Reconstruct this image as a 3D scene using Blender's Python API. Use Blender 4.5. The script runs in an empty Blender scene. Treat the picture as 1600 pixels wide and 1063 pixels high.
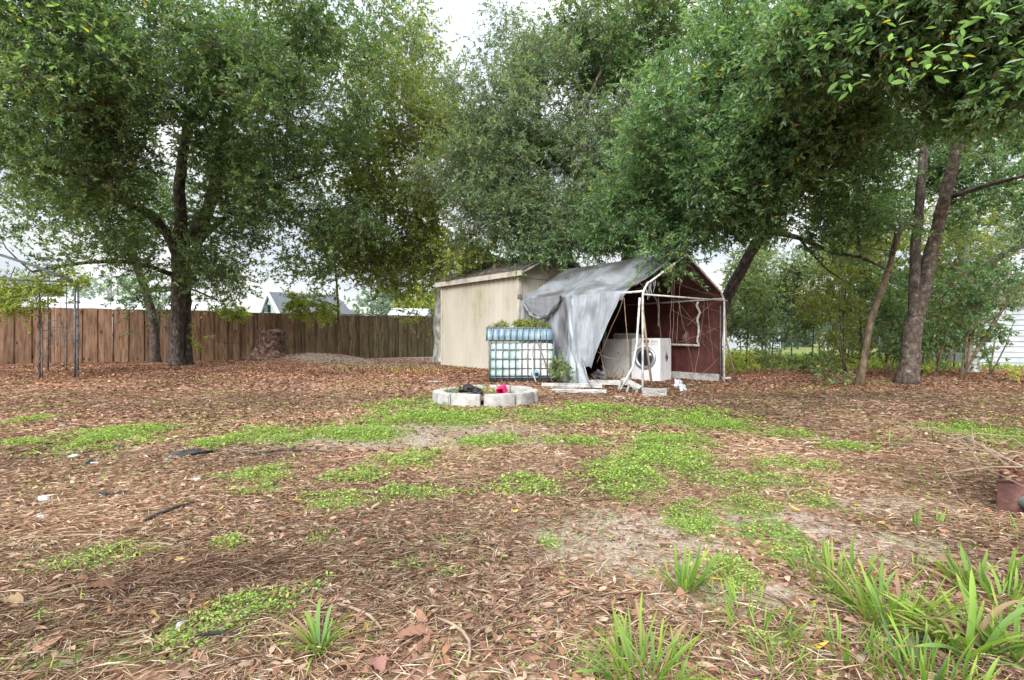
import bpy, bmesh, math, random
import numpy as np
from mathutils import Vector, Matrix
R = math.radians
random.seed(7)
rng = np.random.default_rng(11)
SC = bpy.context.scene
COL = SC.collection

# ------------------------------------------------------------------ camera, sky, sun, exposure
cam = bpy.data.cameras.new("camera")
cam.lens = 18.0; cam.sensor_width = 36.0; cam.clip_start = 0.05; cam.clip_end = 2000
camo = bpy.data.objects.new("camera", cam); COL.objects.link(camo)
camo.location = (0, 0, 1.0); camo.rotation_euler = (R(90), 0, 0)
SC.camera = camo
SUN_EL, SUN_AZ = R(29), R(198)      # azimuth clockwise from +Y: behind the camera, to the left
world = bpy.data.worlds.new("World"); SC.world = world; world.use_nodes = True
wn = world.node_tree; wn.nodes.clear()
def wnode(t, **k):
    n = wn.nodes.new(t)
    for a, b in k.items(): setattr(n, a, b)
    return n
wo = wnode('ShaderNodeOutputWorld'); bg = wnode('ShaderNodeBackground')
sky = wnode('ShaderNodeTexSky', sky_type='NISHITA', sun_disc=False, sun_elevation=SUN_EL, sun_rotation=SUN_AZ)
tc = wnode('ShaderNodeTexCoord'); sep = wnode('ShaderNodeSeparateXYZ')
mp = wnode('ShaderNodeMapping'); mp.inputs['Scale'].default_value = (1, 1, 2.6)
no = wnode('ShaderNodeTexNoise'); no.inputs['Scale'].default_value = 3.2; no.inputs['Detail'].default_value = 6; no.inputs['Distortion'].default_value = .5
cr = wnode('ShaderNodeValToRGB')
cr.color_ramp.elements[0].position = .38; cr.color_ramp.elements[0].color = (.62, .66, .74, 1)
cr.color_ramp.elements[1].position = .62; cr.color_ramp.elements[1].color = (1.0, .975, .95, 1)
alt = wnode('ShaderNodeMapRange'); alt.inputs['From Min'].default_value = 0; alt.inputs['From Max'].default_value = 1
alt.inputs['To Min'].default_value = 4.4; alt.inputs['To Max'].default_value = 27.0
alp = wnode('ShaderNodeMath', operation='POWER'); alp.inputs[1].default_value = 2.6; alp.use_clamp = True    # overcast sky: zenith brighter than horizon
mul = wnode('ShaderNodeVectorMath', operation='SCALE'); mix = wnode('ShaderNodeMixRGB'); mix.inputs[0].default_value = .88
L = wn.links.new
L(tc.outputs['Generated'], mp.inputs[0]); L(mp.outputs[0], no.inputs[0]); L(no.outputs[0], cr.inputs[0])
L(tc.outputs['Generated'], sep.inputs[0]); L(sep.outputs[2], alp.inputs[0]); L(alp.outputs[0], alt.inputs[0])
L(cr.outputs[0], mul.inputs[0]); L(alt.outputs[0], mul.inputs['Scale'])
L(sky.outputs[0], mix.inputs[1]); L(mul.outputs[0], mix.inputs[2])
L(mix.outputs[0], bg.inputs[0]); bg.inputs[1].default_value = 0.15; L(bg.outputs[0], wo.inputs[0])
sun = bpy.data.lights.new("sun", 'SUN'); sun.energy = 3.0; sun.angle = R(30); sun.color = (1, .97, .93)
suno = bpy.data.objects.new("sun", sun); COL.objects.link(suno)
sd = Vector((math.sin(SUN_AZ)*math.cos(SUN_EL), math.cos(SUN_AZ)*math.cos(SUN_EL), math.sin(SUN_EL)))
suno.rotation_euler = sd.to_track_quat('Z', 'Y').to_euler()
SC.view_settings.view_transform = 'Standard'; SC.view_settings.look = 'None'
SC.view_settings.exposure = 0.76; SC.view_settings.gamma = 1; SC.view_settings.use_curve_mapping = False
SC.render.engine = 'CYCLES'
SC.cycles.max_bounces = 8; SC.cycles.diffuse_bounces = 6; SC.cycles.transparent_max_bounces = 8
SC.cycles.use_denoising = True

# ------------------------------------------------------------------ helpers
F, HX, HY = 800.0, 800.0, 531.5
def P(px, py, D): return Vector(((px-HX)/F*D, D, 1-(py-HY)/F*D))
def sst(a, b, x):
    t = np.clip((x-a)/(b-a), 0, 1); return t*t*(3-2*t)
_lat = rng.random((64, 64, 64))
def vnoise(x, y, z=0.0, s=1.0):
    x = np.asarray(x, float)*s; y = np.asarray(y, float)*s; z = np.asarray(z, float)*s + np.zeros_like(x)
    xi, yi, zi = np.floor(x).astype(int), np.floor(y).astype(int), np.floor(z).astype(int)
    fx, fy, fz = x-xi, y-yi, z-zi
    fx, fy, fz = fx*fx*(3-2*fx), fy*fy*(3-2*fy), fz*fz*(3-2*fz)
    g = lambda a, b, c: _lat[(xi+a) % 64, (yi+b) % 64, (zi+c) % 64]
    l = lambda a, b, t: a+(b-a)*t
    return l(l(l(g(0,0,0), g(1,0,0), fx), l(g(0,1,0), g(1,1,0), fx), fy), l(l(g(0,0,1), g(1,0,1), fx), l(g(0,1,1), g(1,1,1), fx), fy), fz)
def fbm(x, y, z=0.0, s=1.0, o=3):
    r = 0; a = .5; t = 0
    for i in range(o): r = r + a*vnoise(x, y, z, s*2**i); t += a; a *= .5
    return r/t
def H(x, y):
    x = np.asarray(x, float); y = np.asarray(y, float)
    left = .15*sst(8.9, 10.4, y) + .05*sst(10.4, 13, y) + .04*sst(13, 17, y)
    right = .04*sst(8.5, 10, y) + .06*sst(10, 11.6, y) + .1*sst(14, 22, y)
    k = sst(.3, 3.0, x)
    h = left*(1-k) + right*k
    h = h + .17*np.exp(-(((x+7.6)/1.6)**2 + ((y-17.2)/1.0)**2)) + .24*np.exp(-(((x+6.3)/1.5)**2 + ((y-17.6)/.8)**2)) + .13*np.exp(-(((x-9.6)/2.2)**2 + ((y-10.6)/1.6)**2))
    h = h + .05*(fbm(x, y, 3.3, .45, 2)-.5)*sst(1, 5, y)
    near = np.clip((30-np.hypot(x, y))/30, 0, 1)
    return h + near*(.035*(fbm(x, y, 7.7, 2.2, 2)-.5) + .012*(vnoise(x, y, 1.1, 14)-.5))
def h1(x, y): return float(H(x, y))
def G(px, py):                                   # the point of the ground that shows at a picture position
    D = F/(max(py-HY, 6))
    for _ in range(12):
        z = h1((px-HX)/F*D, D); D = .5*D + .5*(1-z)*F/max(py-HY, 6)
    return Vector(((px-HX)/F*D, D, h1((px-HX)/F*D, D)))

def tag(o, label=None, cat=None, group=None, kind=None):
    if label: o['label'] = label
    if cat: o['category'] = cat
    if group: o['group'] = group
    if kind: o['kind'] = kind
    return o
def empty(name, loc, rz=0, label=None, cat=None, group=None):
    o = bpy.data.objects.new(name, None); COL.objects.link(o); o.location = loc; o.rotation_euler = (0, 0, rz)
    o.empty_display_size = .1
    return tag(o, label, cat, group)
def link(name, me, parent=None, world_space=True):
    o = bpy.data.objects.new(name, me); COL.objects.link(o)
    if parent is not None:
        o.parent = parent
        if world_space:
            M = parent_matrix(parent); o.matrix_local = M.inverted()
    return o
def parent_matrix(p):
    M = p.matrix_basis.copy()
    if p.parent: M = parent_matrix(p.parent) @ M
    return M
class MB:
    def __init__(s): s.v = []; s.f = []; s.sm = []
    def add(s, vs, fs, smooth=False):
        b = len(s.v); s.v += [tuple(q) for q in vs]; s.f += [tuple(b+i for i in f) for f in fs]; s.sm += [smooth]*len(fs)
    def box(s, c, size, M=None, taper=1.0):
        sx, sy, sz = size[0]/2, size[1]/2, size[2]/2
        vs = []
        for z in (-1, 1):
            t = taper if z > 0 else 1
            for x, y in ((-1,-1),(1,-1),(1,1),(-1,1)): vs.append(Vector((x*sx*t, y*sy*t, z*sz)))
        if M is not None: vs = [M @ q for q in vs]
        vs = [q + Vector(c) for q in vs]
        s.add(vs, [(3,2,1,0),(4,5,6,7),(0,1,5,4),(1,2,6,5),(2,3,7,6),(3,0,4,7)])
    def bar(s, a, b, w, h, up=Vector((0,0,1))):
        a = Vector(a); b = Vector(b); d = (b-a); l = d.length; d.normalize()
        x = d.cross(up)
        if x.length < 1e-4: x = d.cross(Vector((1,0,0)))
        x.normalize(); y = x.cross(d)
        M = Matrix((x, d, y)).transposed()
        s.box((a+b)/2, (w, l, h), M)
    def tube(s, pts, rad, n=6, caps=True, wob=0, smooth=True):
        pts = [Vector(q) for q in pts]
        if not hasattr(rad, '__len__'): rad = [rad]*len(pts)
        b = len(s.v); x = None; rings = []
        for i, p in enumerate(pts):
            d = (pts[min(i+1, len(pts)-1)]-pts[max(i-1, 0)])
            if d.length < 1e-9: d = Vector((0,0,1))
            d.normalize()
            if x is None: x = d.orthogonal().normalized()
            else:
                x = x - d*x.dot(d)
                x = x.normalized() if x.length > 1e-6 else d.orthogonal().normalized()
            y = d.cross(x)
            for k in range(n):
                a = 2*math.pi*k/n
                r = rad[i]
                if wob: r *= 1 + wob*(math.sin(a*3+i*.31)+.6*math.sin(a*5+1.3+i*.17))*.5 + wob*random.uniform(-.3,.3)
                s.v.append(tuple(p + (x*math.cos(a)+y*math.sin(a))*r))
        for i in range(len(pts)-1):
            for k in range(n):
                s.f.append((b+i*n+k, b+i*n+(k+1)%n, b+(i+1)*n+(k+1)%n, b+(i+1)*n+k)); s.sm.append(smooth)
        if caps:
            s.f.append(tuple(b+k for k in reversed(range(n)))); s.f.append(tuple(b+(len(pts)-1)*n+k for k in range(n))); s.sm += [False]*2
    def grid(s, fn, nu, nv, smooth=True, thick=0):
        b = len(s.v)
        for i in range(nu+1):
            for j in range(nv+1): s.v.append(tuple(fn(i/nu, j/nv)))
        for i in range(nu):
            for j in range(nv):
                s.f.append((b+i*(nv+1)+j, b+(i+1)*(nv+1)+j, b+(i+1)*(nv+1)+j+1, b+i*(nv+1)+j+1)); s.sm.append(smooth)
    def mesh(s, name, mat):
        me = bpy.data.meshes.new(name); me.from_pydata(s.v, [], s.f)
        me.polygons.foreach_set('use_smooth', s.sm)
        if mat: me.materials.append(mat)
        me.update(); return me
    def build(s, name, mat, parent=None, ws=True):
        return link(name, s.mesh(name, mat), parent, ws)
def bevel(o, w=.01, seg=2):
    bm = bmesh.new(); bm.from_mesh(o.data)
    bmesh.ops.bevel(bm, geom=bm.edges[:], offset=w, segments=seg, affect='EDGES', clamp_overlap=True)
    bm.to_mesh(o.data); bm.free()
    return o
def np_mesh(name, verts, tris, mat, col=None, smooth=False):
    me = bpy.data.meshes.new(name); n, m = len(verts), len(tris)
    me.vertices.add(n); me.vertices.foreach_set('co', np.asarray(verts, np.float32).ravel())
    me.loops.add(m*3); me.loops.foreach_set('vertex_index', np.asarray(tris, np.int32).ravel())
    me.polygons.add(m); me.polygons.foreach_set('loop_start', np.arange(0, m*3, 3, dtype=np.int32)); me.polygons.foreach_set('loop_total', np.full(m, 3, np.int32))
    if smooth: me.polygons.foreach_set('use_smooth', np.ones(m, bool))
    if col is not None:
        a = me.color_attributes.new('col', 'FLOAT_COLOR', 'POINT')
        c = np.ones((n, 4), np.float32); c[:, :3] = col; a.data.foreach_set('color', c.ravel())
    me.materials.append(mat); me.update(calc_edges=True); me.validate()
    return me

# ------------------------------------------------------------------ materials
def mat(name, base=(.5,.5,.5), rough=.7, spec=.3, metal=0):
    m = bpy.data.materials.new(name); m.use_nodes = True
    b = m.node_tree.nodes['Principled BSDF']
    b.inputs['Base Color'].default_value = (*base, 1); b.inputs['Roughness'].default_value = rough
    b.inputs['Specular IOR Level'].default_value = spec; b.inputs['Metallic'].default_value = metal
    return m
def nd(m, t, **k):
    n = m.node_tree.nodes.new(t)
    for a, b in k.items(): setattr(n, a, b)
    return n
def noisy(name, stops, scale=5, rough=.8, bump=.3, bscale=None, detail=6, spec=.25, stretch=(1,1,1), objrand=0, coord='Object', dist=.02, metal=0):
    """base colour from stretched noise through a ramp, with bump"""
    m = mat(name, stops[0][1], rough, spec, metal); t = m.node_tree; lk = t.links.new; b = t.nodes['Principled BSDF']
    c = nd(m, 'ShaderNodeTexCoord'); mp = nd(m, 'ShaderNodeMapping'); mp.inputs['Scale'].default_value = stretch
    lk(c.outputs[coord], mp.inputs[0])
    src = mp.outputs[0]
    if objrand:
        oi = nd(m, 'ShaderNodeObjectInfo'); va = nd(m, 'ShaderNodeVectorMath', operation='ADD'); sc = nd(m, 'ShaderNodeMath', operation='MULTIPLY'); sc.inputs[1].default_value = 37.0
        lk(oi.outputs['Random'], sc.inputs[0]); lk(mp.outputs[0], va.inputs[0]); lk(sc.outputs[0], va.inputs[1]); src = va.outputs[0]
    n = nd(m, 'ShaderNodeTexNoise'); n.inputs['Scale'].default_value = scale; n.inputs['Detail'].default_value = detail; n.inputs['Roughness'].default_value = .62
    lk(src, n.inputs[0])
    r = nd(m, 'ShaderNodeValToRGB'); e = r.color_ramp.elements
    while len(e) > 1: e.remove(e[-1])
    e[0].position = stops[0][0]; e[0].color = (*stops[0][1], 1)
    for p, cc in stops[1:]:
        q = e.new(p); q.color = (*cc, 1)
    lk(n.outputs[0], r.inputs[0]); out = r.outputs[0]
    if objrand:
        hv = nd(m, 'ShaderNodeHueSaturation'); mr = nd(m, 'ShaderNodeMapRange'); mr.inputs['To Min'].default_value = 1-objrand; mr.inputs['To Max'].default_value = 1+objrand
        lk(oi.outputs['Random'], mr.inputs[0]); lk(mr.outputs[0], hv.inputs['Value']); lk(out, hv.inputs['Color']); out = hv.outputs[0]
    lk(out, b.inputs['Base Color']); m['out'] = 1
    if bump:
        n2 = nd(m, 'ShaderNodeTexNoise'); n2.inputs['Scale'].default_value = bscale or scale*4; n2.inputs['Detail'].default_value = 5
        bp = nd(m, 'ShaderNodeBump'); bp.inputs['Strength'].default_value = bump; bp.inputs['Distance'].default_value = dist
        lk(src, n2.inputs[0]); lk(n2.outputs[0], bp.inputs['Height']); lk(bp.outputs[0], b.inputs['Normal'])
    return m
def leafmat(name, rough=.36, spec=.6, trans=.5, tint=(1.15, 1.25, .55)):
    m = mat(name, (.1,.2,.05), rough, spec); t = m.node_tree; lk = t.links.new; b = t.nodes['Principled BSDF']
    a = nd(m, 'ShaderNodeAttribute', attribute_name='col'); lk(a.outputs[0], b.inputs['Base Color'])
    tr = nd(m, 'ShaderNodeBsdfTranslucent'); mc = nd(m, 'ShaderNodeMixRGB', blend_type='MULTIPLY'); mc.inputs[0].default_value = 1; mc.inputs[2].default_value = (*tint, 1)
    lk(a.outputs[0], mc.inputs[1]); lk(mc.outputs[0], tr.inputs[0])
    mx = nd(m, 'ShaderNodeMixShader'); mx.inputs[0].default_value = trans
    lk(b.outputs[0], mx.inputs[1]); lk(tr.outputs[0], mx.inputs[2]); lk(mx.outputs[0], t.nodes['Material Output'].inputs[0])
    return m
M = {}
M['leaf'] = leafmat('leaf'); M['weed'] = leafmat('weed', .55, .3, .35, (1.2,1.25,.5)); M['litter'] = leafmat('dry_leaf', .75, .2, .12, (1.2,1,.8))
M['bark'] = noisy('bark', [(.25,(.022,.017,.014)),(.45,(.06,.048,.04)),(.62,(.13,.11,.095)),(.72,(.34,.32,.29))], 13, .9, 1, 34, stretch=(1,1,.5), coord='Generated' if False else 'Object', dist=.03)
M['bark_warm'] = noisy('bark_warm', [(.25,(.028,.021,.017)),(.45,(.078,.06,.048)),(.62,(.155,.128,.106)),(.70,(.38,.36,.335))], 12, .9, 1, 32, stretch=(1,1,.9), dist=.03)
M['bark_lichen'] = noisy('bark_lichen', [(.3,(.09,.085,.075)),(.45,(.2,.2,.18)),(.6,(.36,.38,.35)),(.75,(.5,.54,.5))], 6, .9, .7, 24, stretch=(1,1,.5), dist=.03)
M['bark_tan'] = noisy('bark_tan', [(.3,(.055,.042,.03)),(.5,(.12,.09,.058)),(.7,(.22,.17,.12))], 14, .85, .4, 30, stretch=(1,1,.4))
M['stump'] = noisy('stump', [(.3,(.02,.012,.01)),(.46,(.085,.045,.033)),(.58,(.18,.115,.09)),(.75,(.36,.30,.26))], 9, .9, .9, 14, dist=.05)
M['concrete'] = noisy('concrete', [(.25,(.2,.195,.18)),(.5,(.36,.355,.34)),(.75,(.50,.495,.48))], 7, .95, .5, 60, objrand=.12, dist=.01)
M['pipe'] = noisy('white_pipe', [(.3,(.24,.20,.16)),(.43,(.42,.40,.37)),(.56,(.58,.58,.56)),(.75,(.70,.70,.69))], 9, .5, .1, 40)
M['white'] = noisy('white_enamel', [(.25,(.6,.62,.63)),(.5,(.76,.78,.8)),(.8,(.82,.83,.85))], 3, .35, .03, 12, spec=.5)
M['offwhite'] = noisy('old_enamel', [(.25,(.42,.42,.39)),(.5,(.58,.58,.55)),(.8,(.66,.66,.63))], 4, .45, .05, 12, spec=.4)
M['glass_dark'] = mat('door_glass', (.02,.035,.045), .08, .6)
M['chrome'] = mat('door_ring', (.42,.45,.49), .35, .5, .6)
M['black'] = noisy('black_plastic', [(.4,(.012,.012,.014)),(.7,(.05,.05,.055))], 8, .7, .5, 30)
M['rag'] = noisy('grey_rag', [(.35,(.3,.31,.34)),(.65,(.7,.71,.74))], 9, .85, .4, 30)
M['pink'] = noisy('pink_plastic', [(.3,(.55,.02,.11)),(.7,(.72,.04,.17))], 5, .5, .1, 20)
M['iron'] = noisy('old_iron', [(.35,(.045,.055,.06)),(.6,(.12,.14,.15)),(.75,(.2,.19,.17))], 14, .65, .3, 60)
M['rust'] = noisy('rusty_metal', [(.3,(.045,.022,.02)),(.5,(.10,.045,.04)),(.62,(.16,.09,.075)),(.75,(.28,.2,.16))], 6, .8, .4, 40)
M['stick'] = noisy('dry_stick', [(.3,(.17,.12,.08)),(.6,(.29,.22,.16)),(.8,(.42,.35,.28))], 10, .9, .3, 40)
M['charred'] = noisy('charred_wood', [(.35,(.012,.012,.013)),(.65,(.06,.058,.06))], 10, .9, .6, 30)
M['cream'] = noisy('shed_paint', [(.32,(.30,.27,.185)),(.42,(.40,.375,.31)),(.75,(.49,.465,.40))], 1.3, .75, .15, 60, coord='Object', stretch=(1,1,.45))
M['trim'] = noisy('shed_trim', [(.25,(.26,.24,.19)),(.5,(.43,.40,.345)),(.8,(.53,.51,.46))], 5, .7, .15, 50)
M['shingle'] = noisy('shingle', [(.3,(.05,.045,.045)),(.5,(.12,.105,.1)),(.72,(.24,.19,.16))], 5, .95, .5, 70)
M['soil'] = noisy('soil', [(.3,(.06,.04,.03)),(.6,(.16,.11,.08)),(.8,(.3,.22,.16))], 9, .95, .8, 40)
M['bar'] = noisy('galvanised_bar', [(.3,(.06,.085,.09)),(.6,(.19,.23,.235))], 12, .55, .1, 40, metal=.3)
M['board'] = noisy('weathered_board', [(.3,(.16,.15,.14)),(.5,(.34,.33,.32)),(.75,(.54,.53,.51))], 6, .85, .4, 40)
M['roofgrey'] = noisy('grey_roof', [(.3,(.05,.06,.07)),(.7,(.10,.115,.13))], 8, .9, .3, 60)
M['mint'] = noisy('mint_siding', [(.3,(.25,.36,.32)),(.7,(.36,.46,.41))], 4, .7, .1, 30)
M['whiteroof'] = noisy('white_roof', [(.3,(.42,.45,.48)),(.7,(.55,.58,.6))], 3, .6, .1, 30)
M['lap'] = noisy('white_siding', [(.25,(.27,.31,.34)),(.5,(.38,.42,.45)),(.75,(.48,.52,.55))], 2.5, .65, .1, 30)
M['redroof'] = noisy('red_roof', [(.3,(.12,.075,.07)),(.7,(.22,.15,.14))], 6, .8, .3, 50)

def fence_mat():
    m = noisy('fence_wood', [(.25,(.05,.027,.018)),(.43,(.14,.079,.049)),(.6,(.225,.137,.088)),(.8,(.32,.22,.15))], 5, .85, .35, 26, stretch=(3,3,.35), objrand=.3)
    t = m.node_tree; lk = t.links.new; b = t.nodes['Principled BSDF']
    src = b.inputs['Base Color'].links[0].from_socket
    g = nd(m, 'ShaderNodeNewGeometry'); s = nd(m, 'ShaderNodeSeparateXYZ'); lk(g.outputs['Position'], s.inputs[0])
    mr = nd(m, 'ShaderNodeMapRange'); mr.inputs['From Min'].default_value = -11.5; mr.inputs['From Max'].default_value = -5.5; lk(s.outputs[0], mr.inputs[0])
    mu = nd(m, 'ShaderNodeMath', operation='MULTIPLY'); mu.inputs[1].default_value = .72; lk(mr.outputs[0], mu.inputs[0])
    # weathered grey-green end
    hs = nd(m, 'ShaderNodeHueSaturation'); hs.inputs['Saturation'].default_value = .35; hs.inputs['Value'].default_value = .95; lk(src, hs.inputs['Color'])
    gt = nd(m, 'ShaderNodeMixRGB', blend_type='MULTIPLY'); gt.inputs[0].default_value = 1; gt.inputs[2].default_value = (.98, 1.04, .68, 1); lk(hs.outputs[0], gt.inputs[1])
    mx = nd(m, 'ShaderNodeMixRGB'); lk(mu.outputs[0], mx.inputs[0]); lk(src, mx.inputs[1]); lk(gt.outputs[0], mx.inputs[2])
    # knots
    c = nd(m, 'ShaderNodeTexCoord'); oi = nd(m, 'ShaderNodeObjectInfo'); va = nd(m, 'ShaderNodeVectorMath', operation='ADD'); mm = nd(m, 'ShaderNodeMath', operation='MULTIPLY'); mm.inputs[1].default_value = 53
    lk(oi.outputs['Random'], mm.inputs[0]); lk(c.outputs['Object'], va.inputs[0]); lk(mm.outputs[0], va.inputs[1])
    mp = nd(m, 'ShaderNodeMapping'); mp.inputs['Scale'].default_value = (1, 1, .45); lk(va.outputs[0], mp.inputs[0])
    v = nd(m, 'ShaderNodeTexVoronoi'); v.inputs['Scale'].default_value = 5.2; lk(mp.outputs[0], v.inputs[0])
    r = nd(m, 'ShaderNodeValToRGB'); r.color_ramp.elements[0].position = .06; r.color_ramp.elements[0].color = (.22,.13,.09,1); r.color_ramp.elements[1].position = .17; r.color_ramp.elements[1].color = (1,1,1,1)
    lk(v.outputs['Distance'], r.inputs[0])
    m2 = nd(m, 'ShaderNodeMixRGB', blend_type='MULTIPLY'); m2.inputs[0].default_value = 1; lk(mx.outputs[0], m2.inputs[1]); lk(r.outputs[0], m2.inputs[2])
    lk(m2.outputs[0], b.inputs['Base Color'])
    return m
M['fence'] = fence_mat()

def ground_mat():
    m = mat('ground', (.2,.14,.1), .95, .15); t = m.node_tree; lk = t.links.new; b = t.nodes['Principled BSDF']
    c = nd(m, 'ShaderNodeTexCoord')
    v = nd(m, 'ShaderNodeTexVoronoi'); v.inputs['Scale'].default_value = 26; v.inputs['Randomness'].default_value = 1
    wn_ = nd(m, 'ShaderNodeTexNoise'); wn_.inputs['Scale'].default_value = 9; wn_.inputs['Detail'].default_value = 4
    wa = nd(m, 'ShaderNodeMixRGB'); wa.inputs[0].default_value = .06; lk(c.outputs['Object'], wa.inputs[1]); lk(c.outputs['Object'], wn_.inputs[0]); lk(wn_.outputs[1], wa.inputs[2])
    lk(wa.outputs[0], v.inputs[0])
    sx = nd(m, 'ShaderNodeSeparateXYZ'); lk(v.outputs['Color'], sx.inputs[0])
    r = nd(m, 'ShaderNodeValToRGB'); e = r.color_ramp.elements
    e[0].position = 0; e[0].color = (.11,.06,.04,1); e[1].position = 1; e[1].color = (.44,.32,.23,1)
    for p, cc in ((.3,(.20,.11,.07)),(.6,(.29,.17,.112)),(.85,(.36,.23,.16))): q = e.new(p); q.color = (*cc, 1)
    lk(sx.outputs[0], r.inputs[0])
    # sandy dirt
    n2 = nd(m, 'ShaderNodeTexNoise'); n2.inputs['Scale'].default_value = 40; n2.inputs['Detail'].default_value = 6; lk(c.outputs['Object'], n2.inputs[0])
    r2 = nd(m, 'ShaderNodeValToRGB'); r2.color_ramp.elements[0].position = .3; r2.color_ramp.elements[0].color = (.20,.155,.12,1); r2.color_ramp.elements[1].position = .7; r2.color_ramp.elements[1].color = (.37,.31,.25,1)
    lk(n2.outputs[0], r2.inputs[0])
    at = nd(m, 'ShaderNodeAttribute', attribute_name='col'); sp = nd(m, 'ShaderNodeSeparateXYZ'); lk(at.outputs['Color'], sp.inputs[0])
    n3 = nd(m, 'ShaderNodeTexNoise'); n3.inputs['Scale'].default_value = 5; n3.inputs['Detail'].default_value = 7; n3.inputs['Roughness'].default_value = .7; lk(c.outputs['Object'], n3.inputs[0])
    def edge(sock, lo=.9, hi=1.15):
        a = nd(m, 'ShaderNodeMath', operation='ADD'); lk(sock, a.inputs[0]); lk(n3.outputs[0], a.inputs[1])
        q = nd(m, 'ShaderNodeMapRange'); q.inputs['From Min'].default_value = lo; q.inputs['From Max'].default_value = hi; lk(a.outputs[0], q.inputs[0]); return q.outputs[0]
    mx = nd(m, 'ShaderNodeMixRGB'); lk(edge(sp.outputs[0]), mx.inputs[0]); lk(r.outputs[0], mx.inputs[1]); lk(r2.outputs[0], mx.inputs[2])
    # green growth
    r3 = nd(m, 'ShaderNodeValToRGB'); r3.color_ramp.elements[0].position = .3; r3.color_ramp.elements[0].color = (.08,.12,.03,1); r3.color_ramp.elements[1].position = .7; r3.color_ramp.elements[1].color = (.19,.27,.07,1)
    n4 = nd(m, 'ShaderNodeTexNoise'); n4.inputs['Scale'].default_value = 55; n4.inputs['Detail'].default_value = 3; lk(c.outputs['Object'], n4.inputs[0]); lk(n4.outputs[0], r3.inputs[0])
    m3 = nd(m, 'ShaderNodeMixRGB'); lk(edge(sp.outputs[1], 1.15, 1.45), m3.inputs[0]); lk(mx.outputs[0], m3.inputs[1]); lk(r3.outputs[0], m3.inputs[2])
    # ash / char
    m4 = nd(m, 'ShaderNodeMixRGB'); m4.inputs[2].default_value = (.10,.085,.08,1); ee = edge(sp.outputs[2], .95, 1.35)
    mm = nd(m, 'ShaderNodeMath', operation='MULTIPLY'); mm.inputs[1].default_value = .6; lk(ee, mm.inputs[0]); lk(mm.outputs[0], m4.inputs[0]); lk(m3.outputs[0], m4.inputs[1])
    lk(m4.outputs[0], b.inputs['Base Color'])
    bp = nd(m, 'ShaderNodeBump'); bp.inputs['Strength'].default_value = .8; bp.inputs['Distance'].default_value = .03
    ad = nd(m, 'ShaderNodeMath', operation='ADD'); lk(sx.outputs[1], ad.inputs[0]); lk(n2.outputs[0], ad.inputs[1])
    lk(ad.outputs[0], bp.inputs['Height']); lk(bp.outputs[0], b.inputs['Normal'])
    return m
M['ground'] = ground_mat()

def tarp_mat():
    """silver-grey outside, dark red inside: a real two-faced tarpaulin"""
    m = noisy('tarp', [(.3,(.21,.23,.25)),(.5,(.27,.295,.325)),(.72,(.34,.37,.41))], 5.0, .42, .45, 9, stretch=(1.6,1.6,.22), dist=.04, spec=.4)
    t = m.node_tree; lk = t.links.new; b = t.nodes['Principled BSDF']; src = b.inputs['Base Color'].links[0].from_socket
    g = nd(m, 'ShaderNodeNewGeometry'); at = nd(m, 'ShaderNodeAttribute', attribute_name='dirt')
    dm = nd(m, 'ShaderNodeMixRGB'); dm.inputs[2].default_value = (.075,.072,.072,1); lk(at.outputs['Fac'], dm.inputs[0]); lk(src, dm.inputs[1])
    n = nd(m, 'ShaderNodeTexNoise'); n.inputs['Scale'].default_value = 4; r = nd(m, 'ShaderNodeValToRGB')
    c = nd(m, 'ShaderNodeTexCoord'); lk(c.outputs['Object'], n.inputs[0])
    r.color_ramp.elements[0].position = .3; r.color_ramp.elements[0].color = (.055,.02,.018,1); r.color_ramp.elements[1].position = .75; r.color_ramp.elements[1].color = (.10,.035,.031,1)
    lk(n.outputs[0], r.inputs[0])
    mx = nd(m, 'ShaderNodeMixRGB'); lk(g.outputs['Backfacing'], mx.inputs[0]); lk(dm.outputs[0], mx.inputs[1]); lk(r.outputs[0], mx.inputs[2]); lk(mx.outputs[0], b.inputs['Base Color'])
    return m
M['tarp'] = tarp_mat()

# ------------------------------------------------------------------ ground
PATCH = [(640,640,62,15),(610,655,50,12),(700,655,75,12),(760,650,40,9),(865,652,80,11),(930,642,60,8),(1050,655,95,12),(1120,665,50,10),(1060,690,45,9),
 (1050,718,65,27),(980,752,62,25),(1100,740,40,20),(940,735,35,12),(1085,812,46,28),(1190,752,62,15),(1165,795,45,16),(1210,835,55,24),(1250,870,50,20),(1230,681,48,8),(1240,731,55,9),
 (1268,785,40,10),(1150,905,30,22),(180,683,70,15),(60,692,60,10),(335,694,34,12),(450,682,70,12),(230,672,60,6),(155,865,50,24),(358,852,26,13),(40,893,22,8),
 (400,950,62,26),(480,915,40,14),(300,985,80,25),(170,1020,130,30),(90,1040,110,25),(90,965,60,12),(555,745,42,12),(640,722,36,12),(590,722,24,7),(525,790,48,12),(640,775,60,10),(858,850,24,12),(655,885,38,9),
 (700,895,30,10),(820,765,50,14),(770,690,40,6),(500,850,24,12),(390,745,60,14),(30,660,25,5),(1320,700,40,5),(1540,680,60,14),(1200,1000,40,20),(1330,930,50,20),(560,680,60,10),(900,690,50,6),(380,770,40,8)]
_PW = []
for (px, py, rx, ry) in PATCH:
    c = G(px, py); n_ = G(px, py+ry); f_ = G(px, max(py-ry, 545)); _PW.append((c.x, (n_.y+f_.y)/2, rx/F*c.y, (f_.y-n_.y)/2))
def ell(x, y, lst):
    r = np.zeros_like(x)
    for cx, cy, ax, ay in lst:
        d = np.hypot((x-cx)/ax, (y-cy)/ay); r = np.maximum(r, np.clip(1.45-d*.68, 0, 1))
    return r
def green(x, y): return ell(x, y, _PW)*(.86+.14*sst(-2.6, -.6, x))
_SAND = []
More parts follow.
